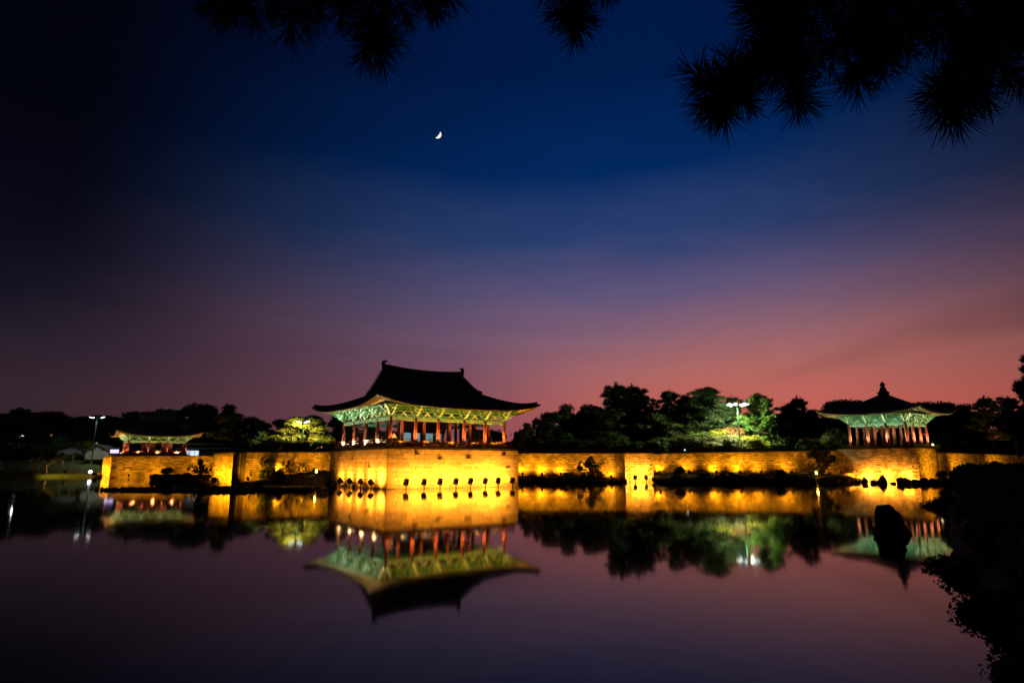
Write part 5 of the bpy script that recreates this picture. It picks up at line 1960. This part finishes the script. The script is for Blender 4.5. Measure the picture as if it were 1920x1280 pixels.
# rope fence on the near bank
t = thing('rope_fence', 'thin post and rope fence on the near bank among dark bushes', 'fence', (0, 0, 0))
fp = [at_y(1884, 944, 23.5), at_y(1960, 960, 22.0), at_y(1830, 935, 30)]
for q in fp:
    p = MB()
    p.tube([(q.x, q.y, q.z - 1.6), (q.x, q.y, q.z)], [.03, .025], 6)
    p.build('post', M['steel'], t)
for a_, b_ in ((fp[2], fp[0]), (fp[0], fp[1])):
    p = MB()
    m_ = (a_ + b_) / 2 - Vector((0, 0, .25))
    p.tube([a_ - Vector((0, 0, .1)), m_, b_ - Vector((0, 0, .1))], [.012] * 3, 5)
    p.build('rope', M['steel'], t)
# grey rail on top of the dim wall
t = thing('garden_fence', 'grey garden fence on the bank top behind the dim wall', 'fence', (0, 0, 0))
ga, gb_ = at_y(1763, 852, 121), at_y(1882, 858, 139)
for i in range(13):
    q = ga.lerp(gb_, i / 12)
    p = MB()
    p.box((q.x, q.y, 5.3), (.10, .10, 1.3))
    p.build('post', M['steel'], t)
for z in (5.45, 5.85):
    p = MB()
    p.bar((ga.x, ga.y, z), (gb_.x, gb_.y, z), .06, .08)
    p.build('rail', M['steel'], t)

# lily leaves and weeds on the mud bar
g = np.random.default_rng(9)
Vs = []
for i in range(900):
    s = g.uniform()
    P = at_z(g.uniform(190, 600), 0 + 918.5) if s < .5 else at_z(g.uniform(370, 470), g.uniform(915, 922))
    c = np.array([P.x + g.normal() * .5, P.y + g.normal() * .5, .12 + g.uniform(0, .12)])
    Vs.append(clump_leaves(c, (.2, .2, .12), 4, .42, g))
ob('pond_weeds', leafmesh('pond_weeds', np.concatenate(Vs), M['leaf'], 4), kind='stuff')
# short grass on the wall banks
Vs = []
for (x0, x1, y0, y1, z) in ((-14, 19, 108, 115.5, .9), (26, 59, 108.5, 116, 1.25), (-38, -29, 95, 100, 1.3), (-62, -52, 111, 120, 1.15)):
    for i in range(700):
        x = g.uniform(x0, x1)
        y = g.uniform(y0, y1)
        Vs.append(tufts(np.array([[x, y, z - .25]]), np.array([[0, 0, 1.0]]), g, 4, .55, .03))
ob('bank_grass', leafmesh('bank_grass', np.concatenate(Vs), M['leaf_o'], 3), kind='stuff')

# ------------------------------------------------------------------ far buildings
q = at_y(136, 856, 192)
sh = thing('shed', 'small white gabled shed with two dark openings on the far bank', 'shed', (q.x, q.y, 4.4), .12)
w = MB()
w.box((0, 0, 1.3), (6.6, 4, 2.6))
for y in (-2.0, 2.0):
    w.poly([(-3.3, y, 2.6), (3.3, y, 2.6), (0.8, y, 3.7)][:: -1 if y > 0 else 1])
w.build('wall', M['white_wall'], sh)
r = MB()
r.bar((-3.9, 0, 2.66), (.85, 0, 3.86), 4.6, .14, up=(0, 0, 1))
r.bar((.75, 0, 3.86), (3.9, 0, 2.62), 4.6, .14, up=(0, 0, 1))
r.build('roof', M['roof_far'], sh)
for x in (-2.0, 1.9):
    d = MB()
    d.box((x, -2.01, 1.2), (1.5, .06, 1.7))
    d.build('window', M['shade_gap'], sh)
q = at_y(192, 857, 186)
hl = thing('hall', 'gabled hall with a striped black and white gable on the far bank', 'hall', (q.x, q.y, 4.5), .1)
w = MB()
w.box((0, 0, 1.15), (6.4, 6, 2.3))
w.build('wall', M['white_wall'], hl)
gbm = MB()
for y in (-3.0, 3.0):
    gbm.poly([(-3.4, y, 2.3), (3.4, y, 2.3), (0, y, 3.95)][:: -1 if y > 0 else 1])
gb2 = gbm.build('gable', M['white_wall'], hl)
for i in range(11):
    x = -2.75 + i * .55
    hh = (1 - abs(x) / 3.4) * 1.65 - .12
    s = MB()
    s.box((x, -3.03, 2.32 + hh / 2), (.2, .05, max(.05, hh)))
    s.build('batten', M['dark_board'], gb2)
r = MB()
r.bar((-3.9, 0, 2.2), (.06, 0, 4.12), 6.8, .16)
r.bar((-.06, 0, 4.12), (3.9, 0, 2.2), 6.8, .16)
r.build('roof', M['roof_far'], hl)
q = at_y(217, 848, 182)
bo = thing('ticket_booth', 'small booth with a glowing violet-white front beside the far pavilion', 'booth', (q.x, q.y, 4.7), .1)
w = MB()
w.box((0, .3, 1.6), (2.6, 2, 3.2))
w.build('wall', M['dark_board'], bo)
w = MB()
w.box((0, -.74, 2.05), (2.3, .06, 1.0))
w.build('window', M['e_violet'], bo)
q = at_y(412, 856, 196)
lb = thing('long_hall', 'long low hall with a pale roof edge and one lit shop window', 'hall', (q.x, q.y, 4.9), 0)
w = MB()
w.box((0, 2, 1.4), (24, 5, 2.8))
w.build('wall', M['dark_board'], lb)
w = MB()
w.box((0, 1.8, 3.0), (25.5, 7.4, .4))
w.bar((-12.7, 2, 4.4), (12.7, 2, 4.4), 3.0, .3)
w.build('roof', M['plaster'], lb)
win = MB()
win.box((-8.2, -.54, 1.55), (4.0, .06, 1.6))
wo_ = win.build('window', M['e_win2'], lb)
for i in range(4):
    f = MB()
    f.box((-10.2 + i * 1.33, -.58, 1.55), (.08, .06, 1.66))
    f.build('window_bar', M['dark_board'], wo_)
q = at_y(176, 831, 200)
sg = thing('lit_sign', 'little cream lit sign beside the roof of the gabled hall', 'sign', (q.x + .4, q.y, 4.9))
p = MB()
p.tube([(0, 0, 0), (0, 0, q.z - 5)], [.07, .06], 6)
p.build('post', M['steel'], sg)
p = MB()
p.box((0, 0, q.z - 4.9), (1.5, .12, .4))
p.build('panel', emat('cream_sign', (1.0, .85, .55), 1.1), sg)


# ------------------------------------------------------------------ visitors
def person(label, loc, rz, cloth, trousers, pose='stand', bag=False):
    t = thing('person', label, 'person', loc, rz, None)

    def skin(name, vs_, es, rs, m, parent, root=0):
        me = bpy.data.meshes.new(name)
        me.from_pydata(vs_, es, [])
        o = ob(name, me, parent)
        md = o.modifiers.new('skin', 'SKIN')
        for i, r in enumerate(rs):
            me.skin_vertices[0].data[i].radius = (r, r)
            me.skin_vertices[0].data[i].use_root = i == root
        md.use_smooth_shade = True
        sb = o.modifiers.new('sub', 'SUBSURF')
        sb.levels = sb.render_levels = 1
        me.materials.append(m)
        return o
    ln = .16 if pose == 'lean' else 0
    V_ = [(0, 0, .92), (0, ln * .5, 1.18), (0, ln, 1.40), (0, ln * 1.1, 1.50), (0, ln * 1.25 + .01, 1.60), (0, ln * 1.3, 1.72),
          (.18, ln, 1.40), (.24, ln + .06, 1.14), (.22, ln + .28, 1.02), (.20, ln + .36, 1.01), (-.18, ln, 1.40), (-.24, ln + .05, 1.14), (-.21, ln + .26, .98), (-.20, ln + .34, .97),
          (.10, 0, .86), (.11, .02, .48), (.11, -.02, .08), (.12, .10, .04), (-.10, 0, .86), (-.11, -.01, .48), (-.12, -.04, .08), (-.12, .08, .04)]
    E_ = [(0, 1), (1, 2), (2, 3), (3, 4), (4, 5), (2, 6), (6, 7), (7, 8), (8, 9), (2, 10), (10, 11), (11, 12), (12, 13), (0, 14), (14, 15), (15, 16), (16, 17), (0, 18), (18, 19), (19, 20), (20, 21)]
    R_ = [.14, .125, .135, .055, .085, .075, .06, .045, .035, .04, .06, .045, .035, .04, .085, .06, .045, .04, .085, .06, .045, .04]
    b_ = skin('body', V_, E_, R_, M['skin'], t)
    skin('coat', [V_[i] for i in (0, 1, 2, 6, 7, 8, 10, 11, 12)], [(0, 1), (1, 2), (2, 3), (3, 4), (4, 5), (2, 6), (6, 7), (7, 8)], [.175, .155, .155, .085, .065, .055, .085, .065, .055], cloth, t)
    skin('trousers', [(0, 0, .95)] + [V_[i] for i in (14, 15, 16, 18, 19, 20)], [(0, 1), (1, 2), (2, 3), (0, 4), (4, 5), (5, 6)], [.15, .10, .08, .065, .10, .08, .065], trousers, t)
    h = MB()
    hy0 = ln * 1.3
    h.lathe([(.02, .115), (.07, .10), (.098, .04), (.10, -.03), (.085, -.08)][::-1], c=(0, hy0 - .018, 1.70), n=10)
    h.build('hair', M['hair'], t, smooth=True)
    return t


def on_deck(px, depth_v, lab, cloth, tr, pose, face):
    best = None
    for s in np.linspace(-9.5, 9.5, 400):
        p = mo + (U * s + Vv * depth_v if face == 'long' else U * depth_v + Vv * s)
        d = p.y * math.cos(TILT) + 4 * math.sin(TILT)
        e = abs(960 + FPX * p.x / d - px)
        if best is None or e < best[0]:
            best = (e, p)
    rz = A36 + (PI if face == 'long' else PI / 2)
    person(lab, (best[1].x, best[1].y, 5.45), rz, cloth, tr, pose)


on_deck(674, -7.6, 'visitor in a red top leaning at the rail on the short side', M['cl_red'], M['cl_dark'], 'lean', 'short')
on_deck(739, -7.2, 'visitor in pale clothes standing just behind the corner column', M['cl_white'], M['cl_dark'], 'stand', 'long')
on_deck(879, -4.8, 'visitor in a pale blue top standing in the right bays of the hall', M['cl_blue'], M['cl_dark'], 'stand', 'long')
on_deck(717, -6.6, 'visitor in a light jacket standing inside the short side of the hall', M['cl_white'], M['cl_dark'], 'stand', 'short')

# ------------------------------------------------------------------ moon
mr_, md_ = 16.0, 2800.0
dirm = (at_y(820.5, 252.5, 100) - Vector((0, 0, CAMZ))).normalized()
mc = Vector((0, 0, CAMZ)) + dirm * md_
right = dirm.cross(Vector((0, 0, 1))).normalized()
upv = right.cross(dirm)
aa = math.radians(-37)                              # the lit limb points down to the sunset
lx = right * math.cos(aa) + upv * math.sin(aa)
ly = -right * math.sin(aa) + upv * math.cos(aa)
mb = MB()  # only the sunlit crescent is modelled, its shade cut into the shape
n, kk = 24, 10
for i in range(n + 1):
    th_ = -PI / 2 + PI * i / n
    for j in range(kk + 1):
        ph = math.radians(-90 + (18 + 90) * 0 + 90 + 22 + (90 - 22) * j / kk)   # longitudes 22..90 from the sight line
        x = math.cos(th_) * math.sin(math.radians(15 + 75 * j / kk))
        z = -math.cos(th_) * math.cos(math.radians(15 + 75 * j / kk))
        p = mc + (lx * x + ly * math.sin(th_) + dirm * z) * mr_
        mb.v.append(tuple(p - mc))
for i in range(n):
    for j in range(kk):
        a_ = i * (kk + 1) + j
        mb.f.append((a_, a_ + 1, a_ + kk + 2, a_ + kk + 1))
        mb.m.append(0)
o = mb.build('moon', M['e_moon'], loc=mc)
tag(o, 'thin white crescent moon alone in the deep blue sky', 'moon')

# ------------------------------------------------------------------ pine boughs overhead, close to the camera
def tuft_mesh(seed, n=112, L=.155):
    g = np.random.default_rng(seed)
    s = g.uniform(-.06, .05, (n, 1))
    P = np.concatenate([np.zeros((n, 1)), np.zeros((n, 1)), s], 1)
    a_ = g.uniform(0, 2 * PI, n)
    sp = np.radians(np.where(s[:, 0] > .02, g.uniform(5, 55, n), g.uniform(35, 88, n)))
    D = np.stack([np.cos(a_) * np.sin(sp), np.sin(a_) * np.sin(sp), np.cos(sp)], 1)
    l = L * g.uniform(.72, 1.12, (n, 1))
    S = unit(np.cross(D, g.normal(size=(n, 3)))) * .0021
    sag = np.array([0, 0, -.006])
    T1 = np.stack([P - S, P + S, P + D * l * .6 + S * .9 + sag, P + D * l * .6 - S * .9 + sag], 1)
    q = P + D * l * .6 + sag
    T2 = np.stack([q - S * .9, q + S * .9, P + D * l + S * .15 + sag * 3, P + D * l - S * .15 + sag * 3], 1)
    return leafmesh('needle_tuft', np.concatenate([T1, T2]), M['needle'], 4)


TM = [tuft_mesh(s) for s in range(81, 86)]
pine = thing('pine_tree', 'overhanging near pine whose drooping needle tufts hang across the top of the view', 'tree', (5.2, 1.2, 1.2))
PB = Vector((5.2, 1.2, 1.2))
tk = MB()
tk.tube([(0, 0, -.2), (.1, .1, 1.5), (-.1, .2, 3.2), (-.3, .5, 5.2), (-.2, .7, 7.5)], [.30, .24, .2, .16, .08], 10)
tk.build('trunk', M['bark'], pine)
grp = random.Random(88)
clusters = [
    # branch path in pixels at a distance, tuft tips (px, py, heading in degrees: 0 right, 90 up)
    dict(Y=2.75, dy=15, path=[(2300, -420), (1500, -330), (1000, -240), (560, -150)], tips=[
        (415, 8, -105), (440, -10, -85), (395, -20, -140), (470, -5, -60), (545, 20, -95), (575, 15, -80), (520, -15, -120), (600, -5, -60), (560, -30, -100), (640, 10, -100), (660, -12, -90),
        (700, 40, -85), (690, 80, -110), (715, 92, -75), (735, 55, -50), (680, 25, -140), (720, 10, -90), (760, 10, -60), (800, -5, -80), (815, 5, -70), (840, -25, -60), (780, -30, -90), (500, -40, -90), (450, -45, -90), (620, -40, -90), (700, -30, -90)]),
    dict(Y=2.75, path=[(2300, -420), (1650, -330), (1250, -220), (1090, -110)], tips=[(1078, 62, -95), (1088, 45, -75), (1062, 35, -130), (1102, 28, -40), (1050, 20, -150), (1080, -10, -90), (1140, -15, -60), (1030, -25, -130), (1120, -35, -70), (1060, -40, -100)]),
    dict(Y=2.7, path=[(2300, -300), (1800, -160), (1560, -60), (1440, 60), (1360, 170)], tips=[
        (1345, 210, -95), (1320, 195, -150), (1305, 140, 150), (1330, 165, 170), (1355, 180, -60), (1380, 160, -40), (1375, 120, 100), (1330, 140, 120), (1400, 190, -50), (1360, 220, -100), (1335, 215, -120),
        (1395, 140, 60), (1420, 150, -20), (1440, 110, -100), (1430, 80, 170), (1425, 40, -150), (1415, 10, -170), (1400, 5, 160), (1450, 60, -120), (1470, 100, -90), (1480, 150, -85), (1495, 195, -92), (1498, 160, -95), (1505, 185, -70), (1485, 120, -100), (1520, 120, -60), (1500, 90, -90),
        (1460, 20, -110), (1480, 40, -100), (1500, 10, -90), (1520, 50, -90), (1540, 90, -80), (1550, 20, -90), (1570, 60, -90), (1440, -20, -120), (1480, -25, -90), (1530, -25, -90), (1455, 140, -90), (1410, 110, 180), (1390, 185, -80)]),
    dict(Y=2.85, path=[(2300, -260), (1900, -130), (1700, -40), (1620, 60)], tips=[
        (1608, 162, -95), (1600, 140, -140), (1620, 150, -60), (1625, 110, -90), (1590, 100, -110), (1655, 130, -80), (1665, 110, -60), (1650, 85, -90), (1630, 60, -90), (1600, 50, -100), (1680, 60, -70), (1580, 10, -90), (1610, 5, -90), (1650, 20, -90), (1690, 10, -80), (1560, 110, -100), (1670, -20, -90), (1620, -30, -90), (1700, 90, -60), (1590, 70, -100), (1640, 40, -90), (1720, 40, -70)]),
    dict(Y=2.35, path=[(2300, -200), (2050, -100), (1900, 20), (1800, 120)], tips=[
        (1775, 205, -120), (1790, 215, -80), (1800, 180, -100), (1760, 170, -160), (1820, 190, -50), (1780, 140, -150), (1830, 140, -90), (1850, 180, -80), (1850, 90, -100), (1880, 130, -60), (1900, 70, -80), (1800, 90, -130), (1760, 60, -110), (1740, 20, -100), (1790, 30, -90), (1840, 30, -90), (1890, 20, -90), (1910, 150, -60), (1930, 100, -70), (1920, 30, -90), (1760, -15, -90), (1820, -20, -90), (1870, -20, -90), (1870, 60, -120), (1820, 70, -90), (1720, 60, -120)]),
]
for cdef in clusters:
    Y_ = cdef['Y']
    path = [at_y(px, py, Y_ * (1.0 + .02 * i)) - PB for i, (px, py) in enumerate(cdef['path'])]
    start = Vector((-.25, .6, 5.0))
    bmm = MB()
    k_ = len(path)
    bmm.tube([start] + path, [.07] + [.035 * (1 - i / k_) + .006 for i in range(k_)], 7)
    bo_ = bmm.build('branch', M['bark'], pine, smooth=True)
    tw = MB()
    for (px, py, hd) in cdef['tips']:
        dep = Y_ * grp.uniform(.93, 1.09)
        tip = at_y(px, py + cdef.get('dy', 0) * (1.6 if px < 620 else 1), dep) - PB
        a_ = math.radians(hd)
        d = Vector((math.cos(a_), grp.uniform(-.35, .35), math.sin(a_))).normalized()
        base = tip - d * .16
        near_p = min(path, key=lambda q: (q - base).length)
        md2 = base.lerp(near_p, .5) + Vector((0, 0, .03))
        tw.tube([near_p, md2, base, tip], [.010, .008, .006, .004], 5)
        o = ob('needle_tuft', TM[grp.randrange(5)], pine, tip - d * .03)
        o.rotation_euler = d.to_track_quat('Z', 'Y').to_euler()
        s = grp.uniform(.88, 1.15)
        o.scale = (s, s, s)
        # a second, older whorl further back on the twig
        if grp.random() < .68:
            continue
        o = ob('needle_tuft', TM[grp.randrange(5)], pine, tip - d * .11)
        o.rotation_euler = d.to_track_quat('Z', 'Y').to_euler()
        o.scale = (s * .9, s * .9, s * .9)
    tw.build('twigs', M['bark'], pine)['kind'] = 'stuff'
